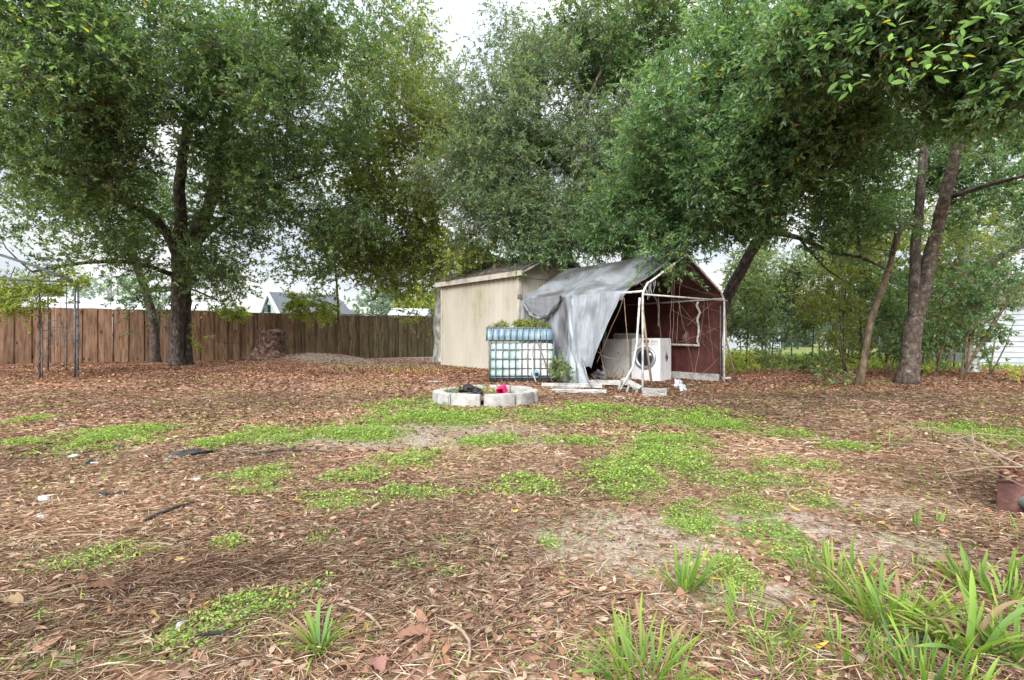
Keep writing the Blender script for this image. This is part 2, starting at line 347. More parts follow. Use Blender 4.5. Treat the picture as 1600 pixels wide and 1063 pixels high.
for (px, py, rx, ry) in [(970,850,120,42),(620,567,90,5),(760,560,200,3),(1230,820,80,18),(700,672,140,8),(1390,855,90,20),(640,690,200,10),(1400,790,70,10),(1150,935,110,16),]:
    c = G(px, py); n_ = G(px, py+ry); f_ = G(px, max(py-ry, 541)); _SAND.append((c.x, (n_.y+f_.y)/2, rx/F*c.y, (f_.y-n_.y)/2))
_SAND.append((-6.0, 17.0, 1.3, .35))
_CHAR = []
for (px, py, rx, ry) in [(260,712,190,16),(120,760,140,35)]:
    c = G(px, py); n_ = G(px, py+ry); f_ = G(px, py-ry); _CHAR.append((c.x, (n_.y+f_.y)/2, rx/F*c.y, (f_.y-n_.y)/2))
def axis(lo, hi, fine, k):
    a = [0.0]
    while a[-1] < hi: a.append(a[-1]+fine+k*a[-1])
    b = [0.0]
    while b[-1] > lo: b.append(b[-1]-fine+k*b[-1])
    return np.array(b[:0:-1]+a)
gx = axis(-260, 260, .05, .022); gy = axis(-8, 420, .05, .015)
X, Y = np.meshgrid(gx, gy, indexing='ij'); Z = H(X, Y); nx, ny = X.shape
gv = np.stack([X, Y, Z], -1).reshape(-1, 3)
ii = np.arange(nx*ny).reshape(nx, ny); a, b_, c_, d_ = ii[:-1, :-1].ravel(), ii[1:, :-1].ravel(), ii[1:, 1:].ravel(), ii[:-1, 1:].ravel()
gt = np.concatenate([np.stack([a, b_, c_], 1), np.stack([a, c_, d_], 1)])
fx_, fy_ = X.ravel(), Y.ravel()
gcol = np.stack([np.maximum(ell(fx_, fy_, _SAND), .28+.25*(vnoise(fx_, fy_, 5, .8)-.3)*(fy_ < 9)), green(fx_, fy_), ell(fx_, fy_, _CHAR)], 1)
lawn = (sst(15, 17.5, fy_)*sst(6, 8, fx_)) ; gcol[:, 1] = np.maximum(gcol[:, 1], lawn*.9)
beyond = ((fy_ - (15.7+(fx_+15.7)*.631)) > .2) & (fx_ < 0); gcol[:, 1] = np.maximum(gcol[:, 1], beyond*.8)
ground = link('ground', np_mesh('ground', gv, gt, M['ground'], gcol, True)); tag(ground, 'brown yard ground strewn with dead leaves', None, None, 'structure')

# ------------------------------------------------------------------ foliage makers
def unit(v): return v/np.maximum(np.linalg.norm(v, axis=-1, keepdims=True), 1e-9)
def leaf_arrays(p, d, n, Ln, Wd, mid=.45, fold=.12):
    """4-vertex folded leaves; p base, d direction, n face normal"""
    s = unit(np.cross(d, n)); n = np.cross(s, d)
    Ln = Ln[:, None]; Wd = Wd[:, None]
    m_ = p + d*Ln*mid + n*Wd*fold
    v = np.stack([p, m_+s*Wd*.5, p+d*Ln-n*Ln*.08, m_-s*Wd*.5], 1).reshape(-1, 3)
    k = np.arange(len(p))[:, None]*4
    t = np.concatenate([k+np.array([[0,1,2]]), k+np.array([[0,2,3]])])
    return v, t
def leaf6(p, d, n, Ln, Wd, fold=.2, curl=0):
    s = unit(np.cross(d, n)); n = np.cross(s, d); Ln = Ln[:, None]; Wd = Wd[:, None]; curl = (curl+np.zeros(len(p)))[:, None]
    a = p+d*Ln*.28+n*(Wd*fold-curl*Ln*.3); b = p+d*Ln*.68+n*(Wd*fold-curl*Ln*.3); e = rng.uniform(.8, 1.1, (len(p), 1))
    v = np.stack([p, a+s*Wd*.42, b+s*Wd*.45*e, p+d*Ln, b-s*Wd*.42, a-s*Wd*.45*e], 1).reshape(-1, 3); k = np.arange(len(p))[:, None]*6
    return v, np.concatenate([k+np.array([[0,1,5]]), k+np.array([[1,2,5]]), k+np.array([[2,4,5]]), k+np.array([[2,3,4]])])
PAL = {
 'oak':   np.array([[.06,.095,.04],[.10,.155,.06],[.15,.215,.08],[.20,.275,.115],[.26,.31,.08]]),
 'olive': np.array([[.12,.155,.045],[.18,.23,.055],[.25,.30,.07],[.31,.36,.085],[.38,.38,.08]]),
 'grey':  np.array([[.09,.115,.075],[.15,.18,.125],[.215,.245,.17],[.29,.31,.23],[.34,.30,.19]]),
 'gloss': np.array([[.055,.10,.045],[.095,.165,.065],[.15,.235,.095],[.22,.325,.145],[.29,.36,.09]]),
 'yellow':np.array([[.17,.23,.04],[.24,.31,.055],[.32,.39,.07],[.38,.43,.08],[.42,.41,.07]]),
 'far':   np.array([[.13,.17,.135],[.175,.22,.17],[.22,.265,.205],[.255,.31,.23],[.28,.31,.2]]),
}
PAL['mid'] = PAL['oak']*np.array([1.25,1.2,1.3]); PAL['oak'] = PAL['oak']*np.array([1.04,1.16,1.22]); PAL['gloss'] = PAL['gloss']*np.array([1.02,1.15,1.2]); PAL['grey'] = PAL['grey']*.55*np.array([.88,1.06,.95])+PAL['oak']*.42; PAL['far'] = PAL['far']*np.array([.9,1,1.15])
def foliage(centres, rad, per, twigs, Ln, Wd, pal, droop=.12, flat=.7, yellow=.012):
    """leaves on twigs that radiate from clump centres. returns verts, tris, colours, twig segments"""
    n = len(centres); K = twigs
    tb = np.repeat(centres, K, 0); tr = np.repeat(rad, K)
    dr = unit(rng.normal(size=(n*K, 3))*np.array([1, 1, flat])+np.array([0, 0, .12]))
    u0 = rng.uniform(.05, .65, n*K)**.8
    b0 = tb + dr*(tr*u0)[:, None] + rng.normal(size=(n*K, 3))*.12*tr[:, None]
    td = unit(dr + rng.normal(size=(n*K, 3))*.45 - np.array([0, 0, droop]))
    tl = tr*rng.uniform(.3, .6, n*K)
    m = max(1, per//K)
    B = np.repeat(b0, m, 0); Dd = np.repeat(td, m, 0); Tl = np.repeat(tl, m)
    s = rng.uniform(.1, 1.05, len(B))
    p = B + Dd*(Tl*s)[:, None]
    d = unit(Dd*.55 + rng.normal(size=B.shape)*.6 - np.array([0, 0, .08]))
    nrm = unit(rng.normal(size=B.shape)*.8 + np.array([0, -.15, .45]))
    sz = rng.uniform(.65, 1.25, len(B))
    v, t = leaf_arrays(p, d, nrm, Ln*sz, Wd*sz*rng.uniform(.8, 1.2, len(B)))
    ct = rng.normal(0, .5, n); twt = rng.normal(0, .45, n*K)
    idx = np.clip(1.7 + np.repeat(np.repeat(ct, K), m) + np.repeat(twt, m) + rng.normal(0, .7, len(B)), 0, 3.99)
    i0 = idx.astype(int); fr = (idx-i0)[:, None]
    col = pal[i0]*(1-fr) + pal[np.minimum(i0+1, 4)]*fr
    yl = rng.random(len(B)) < yellow
    col[yl] = np.array([.5, .38, .04])*rng.uniform(.6, 1.1, (yl.sum(), 1))
    br = rng.random(len(B)) < yellow*.7; col[br] = np.array([.28, .13, .06])
    return v, t, np.repeat(col, 4, 0), (b0-dr*(tr*.25)[:, None], b0+td*tl[:, None])
def resample(pts, rad, step):
    out = [Vector(pts[0])]; rr = [rad[0]]
    for i in range(len(pts)-1):
        p0, p1, p2, p3 = pts[max(i-1,0)], pts[i], pts[i+1], pts[min(i+2, len(pts)-1)]
        n = max(2, int((p2-p1).length/step))
        for k in range(1, n+1):
            t = k/n
            q = .5*((2*p1)+(p2-p0)*t+(2*p0-5*p1+4*p2-p3)*t*t+(3*p1-3*p2+p3-p0)*t**3)
            out.append(q); rr.append(rad[i]+(rad[i+1]-rad[i])*t)
    return out, rr
class Twigs:                       # thin three-sided sticks, many, as one array
    def __init__(s): s.v = []; s.t = []; s.n = 0
    def add(s, a, b, r):
        d = unit(b-a); x = unit(np.cross(d, rng.normal(size=d.shape))); y = np.cross(d, x)
        ang = [0, 2.094, 4.189]
        vs = [a+(x*math.cos(q)+y*math.sin(q))*r for q in ang]+[b+(x*math.cos(q)+y*math.sin(q))*r*.4 for q in ang]
        k = np.arange(len(a))[:, None]*6 + s.n
        s.v.append(np.stack(vs, 1).reshape(-1, 3)); s.n += len(a)*6
        for f in ((0,1,4),(0,4,3),(1,2,5),(1,5,4),(2,0,3),(2,3,5)): s.t.append(k+np.array([f]))
def tree(name, label, cat, limbs, blobs, nclump, per, twigs, Ln, Wd, pal, crad=.7, bark='bark', group=None, leafm='leaf', gap=.42, droop=.12, yellow=.012, flat=.7, near=None, sides=10, seedoff=0.0):
    """limbs: [(kind, [(px,py,D,r)...])]; blobs: [(px,py,D,rx_px,ry_px,rd_m,weight)]"""
    first = limbs[0][1][0]; base = P(*first[:3]); base.z = h1(base.x, base.y)
    root = empty(name, base, 0, label, cat, group)
    nodes = []; nr = []
    for li, (kind, pl) in enumerate(limbs):
        pts = [P(*q[:3]) for q in pl]; rad = [q[3] for q in pl]
        if kind == 'trunk': pts[0].z = h1(pts[0].x, pts[0].y)-.06
        pts, rad = resample(pts, rad, .22 if rad[0] > .1 else .3)
        if kind == 'trunk':
            z0 = pts[0].z
            rad = [r*(1+.45*math.exp(-(p.z-z0)/.16)) for p, r in zip(pts, rad)]
        for i in range(1, len(pts)-1): pts[i] += Vector((random.uniform(-1,1), random.uniform(-1,1), random.uniform(-1,1)))*rad[i]*.13
        mb = MB(); mb.tube(pts, rad, sides if rad[0] > .06 else 6, wob=.09)
        mb.build(kind, M['bark' if (kind == 'limb' and bark == 'bark_warm') else bark], root)
        if kind == 'trunk' and len(pl) > 2:
            sk = [j for j, p in enumerate(pts) if p.z > base.z+ (1.2 if rad[0]>.08 else .5)]
        else: sk = range(2, len(pts))
        for j in sk: nodes.append(np.array(pts[j])); nr.append(rad[j])
    # clump centres
    w = np.array([b[3]*b[4]*b[6] for b in blobs], float); w /= w.sum()
    cs = []
    for b, ww in zip(blobs, w):
        n = max(2, int(nclump*ww)); c = np.array(P(*b[:3])); sc = b[2]/F
        q = unit(rng.normal(size=(n*5, 3)))*rng.uniform(.25, 1, (n*5, 1))**.5
        q = q*np.array([b[3]*sc, b[5], b[4]*sc]) + c
        nz = vnoise(q[:, 0]+seedoff, q[:, 1], q[:, 2], .75)
        q = q[nz > gap][:n]; cs.append(q)
    C = np.concatenate(cs); C = C[C[:, 2] > h1(base.x, base.y)+.15]
    nodes = np.array(nodes); nr = np.array(nr)
    # branches: join every clump to the nearest wood
    d0 = np.array([np.min(((nodes-c)**2).sum(1)) for c in C]); order = np.argsort(d0)
    mb = MB(); cap = len(nodes)+len(C)*4+10; NN = np.zeros((cap, 3)); NR = np.zeros(cap); k = len(nodes); NN[:k] = nodes; NR[:k] = nr
    for oi in order:
        c = C[oi]; dd = ((NN[:k]-c)**2).sum(1) + 1.5*np.maximum(0, NN[:k, 2]-c[2]); j = int(np.argmin(dd)); a = NN[j]; L_ = np.linalg.norm(c-a)
        if L_ < .05: continue
        r0 = min(NR[j]*.7, .007+.016*L_); n = 4
        side = rng.normal(size=3)*.1*L_; pts = []; rr = []
        for i in range(n+1):
            t = i/n; q = a+(c-a)*t + side*math.sin(t*3.14) + np.array([0, 0, .08*L_*math.sin(t*3.14)]) + rng.normal(size=3)*.02*L_*(0 < i < n)
            pts.append(q); rr.append(r0*(1-t)+.005*t)
            if i: NN[k] = q; NR[k] = rr[-1]; k += 1
        mb.tube(pts, rr, 4 if r0 < .03 else 6, caps=False)
    rad = rng.uniform(.7, 1.25, len(C))*crad
    v, t, col, (ta, tbv) = foliage(C, rad, per, twigs, Ln, Wd, PAL[pal], droop, flat, yellow)
    sel = rng.random(len(ta)) < .55
    tw = Twigs(); tw.add(ta[sel], tbv[sel], .004)
    ctw = rng.integers(0, twigs, len(C)*4); st = np.repeat(C, 4, 0); en = ta[np.repeat(np.arange(len(C)), 4)*twigs+ctw]; tw.add(st, en, .006)
    o = mb.build('branch_network', M[bark], root); o['kind'] = 'stuff'
    o = link('twig_mass', np_mesh('twig_mass', np.concatenate(tw.v), np.concatenate(tw.t), M[bark]), root); o['kind'] = 'stuff'
    o = link('crown', np_mesh('crown', v, t, M[leafm], col), root); o['kind'] = 'stuff'
    if near:      # the largest leaves in view, one by one, under the crown
        crown = o; meshes = []
        for q in range(6):
            Lq, Wq = near['L'], near['W']; b0 = random.choice([1,2,2,3]); cc = PAL[pal][b0]*random.uniform(.8, 1.2)
            if q == 5: cc = np.array([.45,.33,.04])
            vs = []; 
            for i, (s_, ww) in enumerate(((0,.02),(.2,.6),(.5,1),(.8,.62),(1,.02))):
                for sg in (-1, 0, 1): vs.append((s_*Lq, sg*ww*Wq/2, (abs(sg)*.12*Wq*ww) - .12*Lq*s_*s_))
            tr = []
            for i in range(4):
                for j in range(2):
                    a_ = i*3+j; tr += [(a_, a_+3, a_+4), (a_, a_+4, a_+1)]
            meshes.append(np_mesh('leaf', np.array(vs), np.array(tr), M[leafm], np.tile(cc, (15, 1))))
        for c, rr_ in near['at']:
            cw = P(*c); 
            for s_ in range(near['n']):
                yaw = random.uniform(0, 6.28); pit = random.uniform(-.5, .6)
                ax = Vector((math.cos(yaw)*math.cos(pit), math.sin(yaw)*math.cos(pit), math.sin(pit)))
                lo = link('leaf', random.choice(meshes[:5]) if random.random() < .96 else meshes[5], crown, False)
                Mx = Matrix.Translation(cw+ax*random.uniform(.01, rr_)+Vector((random.uniform(-1,1),random.uniform(-1,1),random.uniform(-1,1)))*rr_*.5) @ Matrix.Rotation(yaw, 4, 'Z') @ Matrix.Rotation(-pit, 4, 'Y') @ Matrix.Rotation(random.uniform(-.8,.8), 4, 'X') @ Matrix.Scale(random.uniform(.75,1.15), 4)
                lo.matrix_local = parent_matrix(crown).inverted() @ Mx
    return root

# ------------------------------------------------------------------ board fence
def wall_pt(A, d, s, z): return Vector((A[0]+d[0]*s, A[1]+d[1]*s, z))
FA = np.array([-15.7, 15.7]); FB = np.array([-3.5, 23.4]); FD = (FB-FA)/np.linalg.norm(FB-FA); FL = np.linalg.norm(FB-FA)
fence = empty('board_fence', (FA[0], FA[1], .2), 0, 'tall wooden board fence behind the left trees, warm brown weathering to grey-green', 'fence')
PW = .215; pm = []
for q in range(5):
    mb = MB(); w = PW+.018-.01*random.random(); hh = 1.83+random.uniform(-.01, .012); ch = .025
    pr = [(-w/2, 0), (w/2, 0), (w/2, hh-ch), (w/2-ch, hh), (-w/2+ch, hh), (-w/2, hh-ch)]
    n = len(pr); vs = [(x, -.01, z) for x, z in pr]+[(x, .01, z) for x, z in pr]
    fs = [tuple(range(n)), tuple(n+i for i in reversed(range(n)))]+[((i+1) % n, i, n+i, n+(i+1) % n) for i in range(n)]
    mb.add(vs, fs); pm.append(mb.mesh('picket', M['fence']))
s = -4.6; i = 0; ang = math.atan2(FD[1], FD[0])
while s < FL+.9:
    p = FA+FD*s; o = bpy.data.objects.new('picket', pm[i % 5]); COL.objects.link(o); o.parent = fence
    w = Vector((p[0], p[1], h1(p[0], p[1])-.03)); nrm = Vector((FD[1], -FD[0], 0))
    w += nrm*(.03 if i % 2 else 0)*random.uniform(.85, 1.15)
    o.matrix_local = parent_matrix(fence).inverted() @ Matrix.Translation(w) @ Matrix.Rotation(ang+random.uniform(-.015,.015), 4, 'Z') @ Matrix.Rotation(random.uniform(-.007,.007), 4, 'Y')
    s += PW+random.uniform(-.025, .012); i += 1
for zz in (.3, .95, 1.6):
    mb = MB(); a = FA-FD*4.5; b = FA+FD*(FL+.8); off = np.array([-FD[1], FD[0]])*.05
    mb.bar((a[0]+off[0], a[1]+off[1], .23+zz), (b[0]+off[0], b[1]+off[1], .23+zz), .04, .09); mb.build('rail', M['fence'], fence)
for k in range(8):
    p = FA+FD*(-4+k*2.5)+np.array([-FD[1], FD[0]])*.13; mb = MB(); mb.box((p[0], p[1], 1.05), (.09, .09, 1.8)); mb.build('post', M['fence'], fence)
mb = MB(); a = FA+FD*8.3; b = FA+FD*(FL+.8); mb.bar((a[0], a[1], 2.065), (b[0], b[1], 2.065), .07, .03); mb.build('cap_rail', M['fence'], fence)

# ------------------------------------------------------------------ garden shed
SA = np.array([-2.10, 15.6]); SB = np.array([.19, 13.0]); sdv = SB-SA; SL = np.linalg.norm(sdv); sdv /= SL; sn = np.array([-sdv[1], sdv[0]]) ; sn = sn if sn[0] > 0 else -sn
shed = empty('garden_shed', (SA[0], SA[1], .2), 0, 'cream painted wooden garden shed with vertical siding and dark shingle roof', 'shed')
def S(a, b, z): q = SA+sdv*a+sn*b; return Vector((q[0], q[1], z))
SW = 2.45; ZB, ZE, ZP = .16, 2.74, 3.34
out = -sn
nb = 17; bw = SL/nb
for k in range(nb):
    mb = MB(); a0, a1 = k*bw+.006, (k+1)*bw-.006; q = .02
    vs = [S(a0,0,ZB), S(a1,0,ZB), S(a1,0,ZE), S(a0,0,ZE), S(a0+.01,-q,ZB), S(a1-.01,-q,ZB), S(a1-.01,-q,ZE), S(a0+.01,-q,ZE)]
    mb.add(vs, [(4,5,6,7),(0,4,7,3),(5,1,2,6),(0,1,5,4),(7,6,2,3),(1,0,3,2)]); mb.build('siding_board', M['cream'], shed)
mb = MB()          # wall sheets behind the boards, with grooves
mb.add([S(0,.004,ZB),S(SL,.004,ZB),S(SL,.004,ZE),S(0,.004,ZE),S(0,.05,ZB),S(SL,.05,ZB),S(SL,.05,ZE),S(0,.05,ZE)], [(0,1,2,3),(7,6,5,4),(0,4,5,1),(3,2,6,7),(1,5,6,2),(0,3,7,4)]); mb.build('wall', M['soil'], shed)
nb2 = 12; bw2 = SW/nb2
for k in range(nb2):
    b0, b1 = k*bw2+.006, (k+1)*bw2-.006
    zt = lambda b: ZE + (ZP-ZE)*(1-abs(b-SW/2)/(SW/2))
    mb = MB(); vs = [S(SL,b0,ZB),S(SL,b1,ZB),S(SL,b1,zt(b1)-.02),S(SL,b0,zt(b0)-.02),S(SL+.02,b0+.01,ZB),S(SL+.02,b1-.01,ZB),S(SL+.02,b1-.01,zt(b1)-.02),S(SL+.02,b0+.01,zt(b0)-.02)]
    mb.add(vs, [(4,5,6,7),(0,4,7,3),(5,1,2,6),(0,1,5,4),(7,6,2,3),(1,0,3,2)]); mb.build('gable_board', M['cream'], shed)
mb = MB(); mb.add([S(SL-.01,0,ZB),S(SL-.01,SW,ZB),S(SL-.01,SW,ZE),S(SL-.01,SW/2,ZP),S(SL-.01,0,ZE)], [(0,1,2,3,4)]); mb.build('gable_wall', M['cream'], shed)
mb = MB(); mb.add([S(0,SW,ZB),S(SL,SW,ZB),S(SL,SW,ZE),S(0,SW,ZE)], [(0,1,2,3)]); mb.add([S(0,0,ZB),S(0,SW,ZB),S(0,SW,ZE),S(0,SW/2,ZP),S(0,0,ZE)], [(4,3,2,1,0)]); mb.build('rear_wall', M['cream'], shed)
for (a, b) in ((-.005,-.01),(SL+.005,-.01),(SL+.005,SW)):
    mb = MB(); mb.bar(S(a,b,ZB-.02), S(a,b,ZE), .09, .09, Vector((sdv[0],sdv[1],0))); mb.build('corner_trim', M['trim'], shed)
def slope(side):
    e0 = -.16 if side < 0 else SW+.16; k = (ZP-ZE)/(SW/2); ze = ZE-.16*k+.07
    def f(u, v): b = e0+(SW/2-e0)*v; return b, ze+(ZP+.08-ze)*v
    return f
for side in (-1, 1):
    f = slope(side); mb = MB(); b0, z0 = f(0,0); b1, z1 = f(0,1)
    a0, a1 = -.2, SL+.28
    vs = [S(a0,b0,z0),S(a1,b0,z0),S(a1,b1,z1),S(a0,b1,z1)]; vs += [q-Vector((0,0,.03)) for q in vs]
    mb.add(vs, [(0,1,2,3) if side < 0 else (3,2,1,0),(7,6,5,4) if side < 0 else (4,5,6,7),(0,4,5,1),(1,5,6,2),(0,3,7,4)]); rf = mb.build('roof', M['shingle'], shed)
    mb = MB()
    for r_ in range(11):
        v0, v1 = r_/11, min(1, (r_+1.12)/11); x = a0-.01; 
        while x < a1:
            w = .3+random.uniform(-.02,.02); x1 = min(x+w-.012, a1+.015); bb0, zz0 = f(0, v0); bb1, zz1 = f(0, v1); lift = random.uniform(.010,.02)
            p = [S(x,bb0,zz0+lift+.006),S(x1,bb0,zz0+lift+.006),S(x1,bb1,zz1+.004),S(x,bb1,zz1+.004),S(x,bb0,zz0+.001),S(x1,bb0,zz0+.001)]
            mb.add(p, [(0,1,2,3),(4,5,1,0)]); x += w
    o = mb.build('shingle_course', M['shingle'], rf); o['kind'] = 'stuff'
    mb = MB(); mb.bar(S(a0,b0+(.0 if side<0 else 0),z0-.06), S(a1,b0,z0-.06), .03, .13); mb.build('fascia', M['trim'], shed)
    mb = MB(); mb.bar(S(a1-.02,b0,z0-.05), S(a1-.02,b1,z1-.05), .12, .03); mb.build('rake_board', M['trim'], shed)
mb = MB(); mb.bar(S(SL+.03,-.02,ZE-.08), S(SL+.03,SW,ZE-.08), .03, .12); mb.build('gable_trim', M['trim'], shed)
mb = MB(); mb.box(S(SL+.03,-.03,2.1), (.1,.1,.1)); mb.build('bracket', M['iron'], shed)

# ------------------------------------------------------------------ collapsed canopy shelter
LF = np.array([2.4, 9.4]); gd = np.array([.785, .619]); td_ = np.array([-.619, .785]); TW, TL = 2.83, 3.39
tent = empty('canopy_shelter', (LF[0], LF[1], .1), 0, 'collapsing portable canopy shelter with torn silver tarpaulin, red lining and white pipe frame', 'shelter')
def T(s_, t_, z): q = LF+gd*s_+td_*t_; return Vector((q[0], q[1], z))
EZ, PZ = 1.93, 2.72
def ribz(s_):      # height of a rib over its width
    a = min(s_, TW-s_)
    if a < .25: return 1.86+.24*math.sin(min(a/.25, 1)*math.pi/2)
    return 2.10+(PZ-2.10)*((a-.25)/(TW/2-.25))
def rib(t_, skip=()):
    pts = []
    for z in (h1(*(LF+td_*t_))-.05, .9, 1.6, 1.8): pts.append(T(0, t_, z))
    for a in (.02, .07, .15, .27): pts.append(T(a, t_, ribz(a)))
    pts.append(T(TW/2-.15, t_, ribz(TW/2-.15))); pts.append(T(TW/2, t_, PZ)); pts.append(T(TW/2+.15, t_, ribz(TW/2+.15)))
    for a in (.27, .15, .07, .02): pts.append(T(TW-a, t_, ribz(a)))
    for z in (1.8, 1.6, .9, h1(*(LF+gd*TW+td_*t_))-.05): pts.append(T(TW, t_, z))
    mb = MB(); mb.tube(pts, .021, 8); return mb.build('rib', M['pipe'], tent)
for t_ in (0, 1.7, TL): rib(t_)
for (s_, z) in ((0.03, 1.9), (TW-.03, 1.9), (TW/2, PZ-.02)):
    mb = MB(); mb.tube([T(s_, .0, z), T(s_, TL, z)], .021, 8); mb.build('purlin', M['pipe'], tent)
mb = MB(); mb.tube([T(.02, 0, 1.84), T(TW*.5, 0, 1.85), T(TW+.12, 0, 1.86)], .017, 8); mb.build('header_bar', M['pipe'], tent)
mb = MB(); mb.tube([T(-.02, .05, 1.78), T(-.05, .1, .9), T(-.10, .15, .5), T(-.36, .22, .1)], [.02,.02,.02,.018], 8); mb.build('bent_pipe', M['pipe'], tent)
mb = MB(); mb.tube([T(TW, .03, .16), T(TW+.18, -.05, .17)], .024, 8); mb.build('foot_pipe', M['pipe'], tent)
def sheet(name, fn, nu, nv, outward, dirt=None):
    mb = MB(); mb.grid(fn, nu, nv); v = np.array(mb.v); f = mb.f[len(mb.f)//2]
    nn = np.cross(v[f[1]]-v[f[0]], v[f[2]]-v[f[0]])
    if nn @ np.array(outward) < 0: mb.f = [tuple(reversed(q)) for q in mb.f]
    me = mb.mesh(name, M['tarp']); a = me.attributes.new('dirt', 'FLOAT', 'POINT')
    if dirt: a.data.foreach_set('value', [dirt(i/nu, j/nv) for i in range(nu+1) for j in range(nv+1)])
    return link(name, me, tent)
g3, t3 = np.array([*gd, 0]), np.array([*td_, 0])
def vn(*a): return float(vnoise(*a))
def wr(u, v, k=1.0):     # cloth wrinkles: sharp creases
    a = abs(vn(u*7+v*3, v*2.2-u, 1.7, 1)-.5)*.8+.4*abs(vn(u*15, v*5+u*4, 4.2, 1)-.5)+.25*abs(vn(u*29+v*9, v*21-u*8, 2.2, 1)-.5)
    return a*k
def roofl(u, v):          # u: eave -> ridge, v: front -> back
    a = -.03+(TW/2+.02)*u; t0 = .42*(1-u)**1.6+.02+.06*vn(u*9, 0, 0); t_ = t0+(TL+.08-t0)*v
    z = ribz(max(a, 0)) + .075
    if u < .02: z = 1.86
    rib_d = abs(math.sin(math.pi*t_/1.7)); z -= .15*math.sin(math.pi*min(1, u*1.15+.05))*rib_d + .10*rib_d*(1-u)**2
    z += .07*(wr(u, v)-.3) - .05*math.sin(math.pi*u)*vn(t_*2, u*2, 9)
    return T(a-.02, t_, z)
sheet('roof_sheet', roofl, 46, 70, (-.6,-.4,1), lambda u, v: min(1, max(.25, (fbm(u*3, v*6, 2, 1.3, 3)-.30)*2.8+.35*(u-.1)))*.9)
def roofr(u, v):
    a = TW/2+(TW/2)*u; t_ = .05+(TL-.02)*v; z = ribz(TW-(a-0) if a > TW/2 else a)+.03-.07*abs(math.sin(math.pi*t_/1.7))*math.sin(math.pi*u)+.04*wr(v, u)
    return T(a+.01, t_, z)
sheet('roof_sheet', roofr, 26, 40, (.6,.4,1), lambda u, v: .5)
def wallr(u, v):         # u bottom->top
    z = .22+(1.95-.22)*u; t_ = .05+(TL-.05)*v; fold = .10*math.exp(-((u-.45-.4*v+.1)/.1)**2)*(v > .25)*(v < .85)
    return T(TW+.03-fold-.07*wr(v*1.3, u), t_, z)
sheet('side_sheet', wallr, 50, 60, g3)
def backs(u, v):
    s_ = .01+(TW-.02)*v; return T(s_, TL+.02+.04*wr(v, u), .1+(ribz(s_)-.1)*u)
sheet('back_sheet', backs, 24, 24, t3)
def walla(u, v):         # rear half of the left wall, hanging to the ground
    t_ = 1.62+(TL-1.58)*v; z = 1.92-(1.92-.07)*u
    o = .05+.05*math.sin(v*17+u*1.5)*u+.07*wr(v*1.6, u*.4)+.05*abs(math.sin(v*13+.8*math.sin(u*3)))*(.3+u)-.08*math.sin(math.pi*u)*(1-v)+.05*math.sin(v*41+2)*u*u
    return T(-o, t_+.03*math.sin(u*5), z - .05*math.sin(v*9)*(u > .95))
sheet('side_sheet', walla, 60, 80, -g3, lambda u, v: min(1, max(0, (fbm(u*2, v*6, 5, 1.5, 3)-.36)*2.4)+.35*math.exp(-((v-.25)/.12)**2)*u))
def wallb(u, v):         # loose flap, torn free below
    tf = .40+.62*u**1.15; t_ = tf+(1.80-tf)*v; zb = .44+.05*v+.03*math.sin(v*11); z = 1.93-(1.93-zb)*u
    o = .06+.16*math.sin(math.pi*u*.6)*(1-v*.6)+.07*wr(v*.9, u*.5, 1)+.05*abs(math.sin(v*7+u*1.2+.4))*(.4+.6*u)+.03*math.sin(v*9+u*3)
    return T(-o, t_, z)
sheet('loose_flap', wallb, 60, 50, -g3, lambda u, v: max(0, (fbm(u*3, v*3, 8, 1.5, 3)-.5)*2))
def skirt(u, v):         # trailing cloth that fans out over the ground
    tt, tb_ = 1.50+.22*v, .62+1.42*v; ot, ob = .13, .58-.36*v
    t_ = tt+(tb_-tt)*u**1.3; o = ot+(ob-ot)*u**1.5+.05*math.sin(v*19+u*2)*(.2+u)+.06*wr(v*2, u); z = .10+1.0*(1-u)**1.5+.05*math.sin(v*19+1.2)*u*(1-u)*2+.03*wr(v*3,u)
    return T(-o, t_, z)
sheet('trailing_sheet', skirt, 50, 60, -g3+np.array([0,0,.5]), lambda u, v: .5*u*vn(u*5, v*9, 3))
def drape(u, v):         # vertical fold between wall and flap
    w = .10+.13*u; t_ = 1.72+(v-.5)*w*1.6; z = 1.85-1.7*u; o = .10+.11*math.sin(math.pi*v)*(.35+u)+.03*math.sin(u*14+v*5)
    return T(-o, t_-.12*u*math.sin(u*2.2), z)
sheet('hanging_fold', drape, 50, 16, -g3)
def swag(u, v):          # looped seam of the torn roof edge
    t_ = 3.28-1.25*u; z = 1.90-.42*math.sin(math.pi*u)**.8; a = v*2*math.pi; r = .045+.02*math.sin(u*31)+.012*math.sin(u*57)
    return T(-.13-r*math.cos(a)-.05*math.sin(math.pi*u), t_, z+r*math.sin(a))
sheet('torn_seam', swag, 50, 8, -g3, lambda u, v: .7)
def tornband(u, v):
    t_ = 3.3-1.3*v; zt = 1.96; zb = 1.93-.40*math.sin(math.pi*v)**.8; return T(-.10-.03*wr(u, v), t_, zt+(zb-zt)*u)
sheet('torn_panel', tornband, 12, 26, -g3, lambda u, v: .45)
for k in range(7):       # rags along the front edge of the roof
    s_ = .12+k*.045; ln = random.uniform(.1, .32); mb = MB()
    def rg(u, v, s_=s_, ln=ln): return T(s_+(v-.5)*.05*(1-u*.7), .03+.02*math.sin(u*5+s_*40), ribz(s_)-ln*u)
    sheet('rag_strip', rg, 6, 2, (0,-1,0))
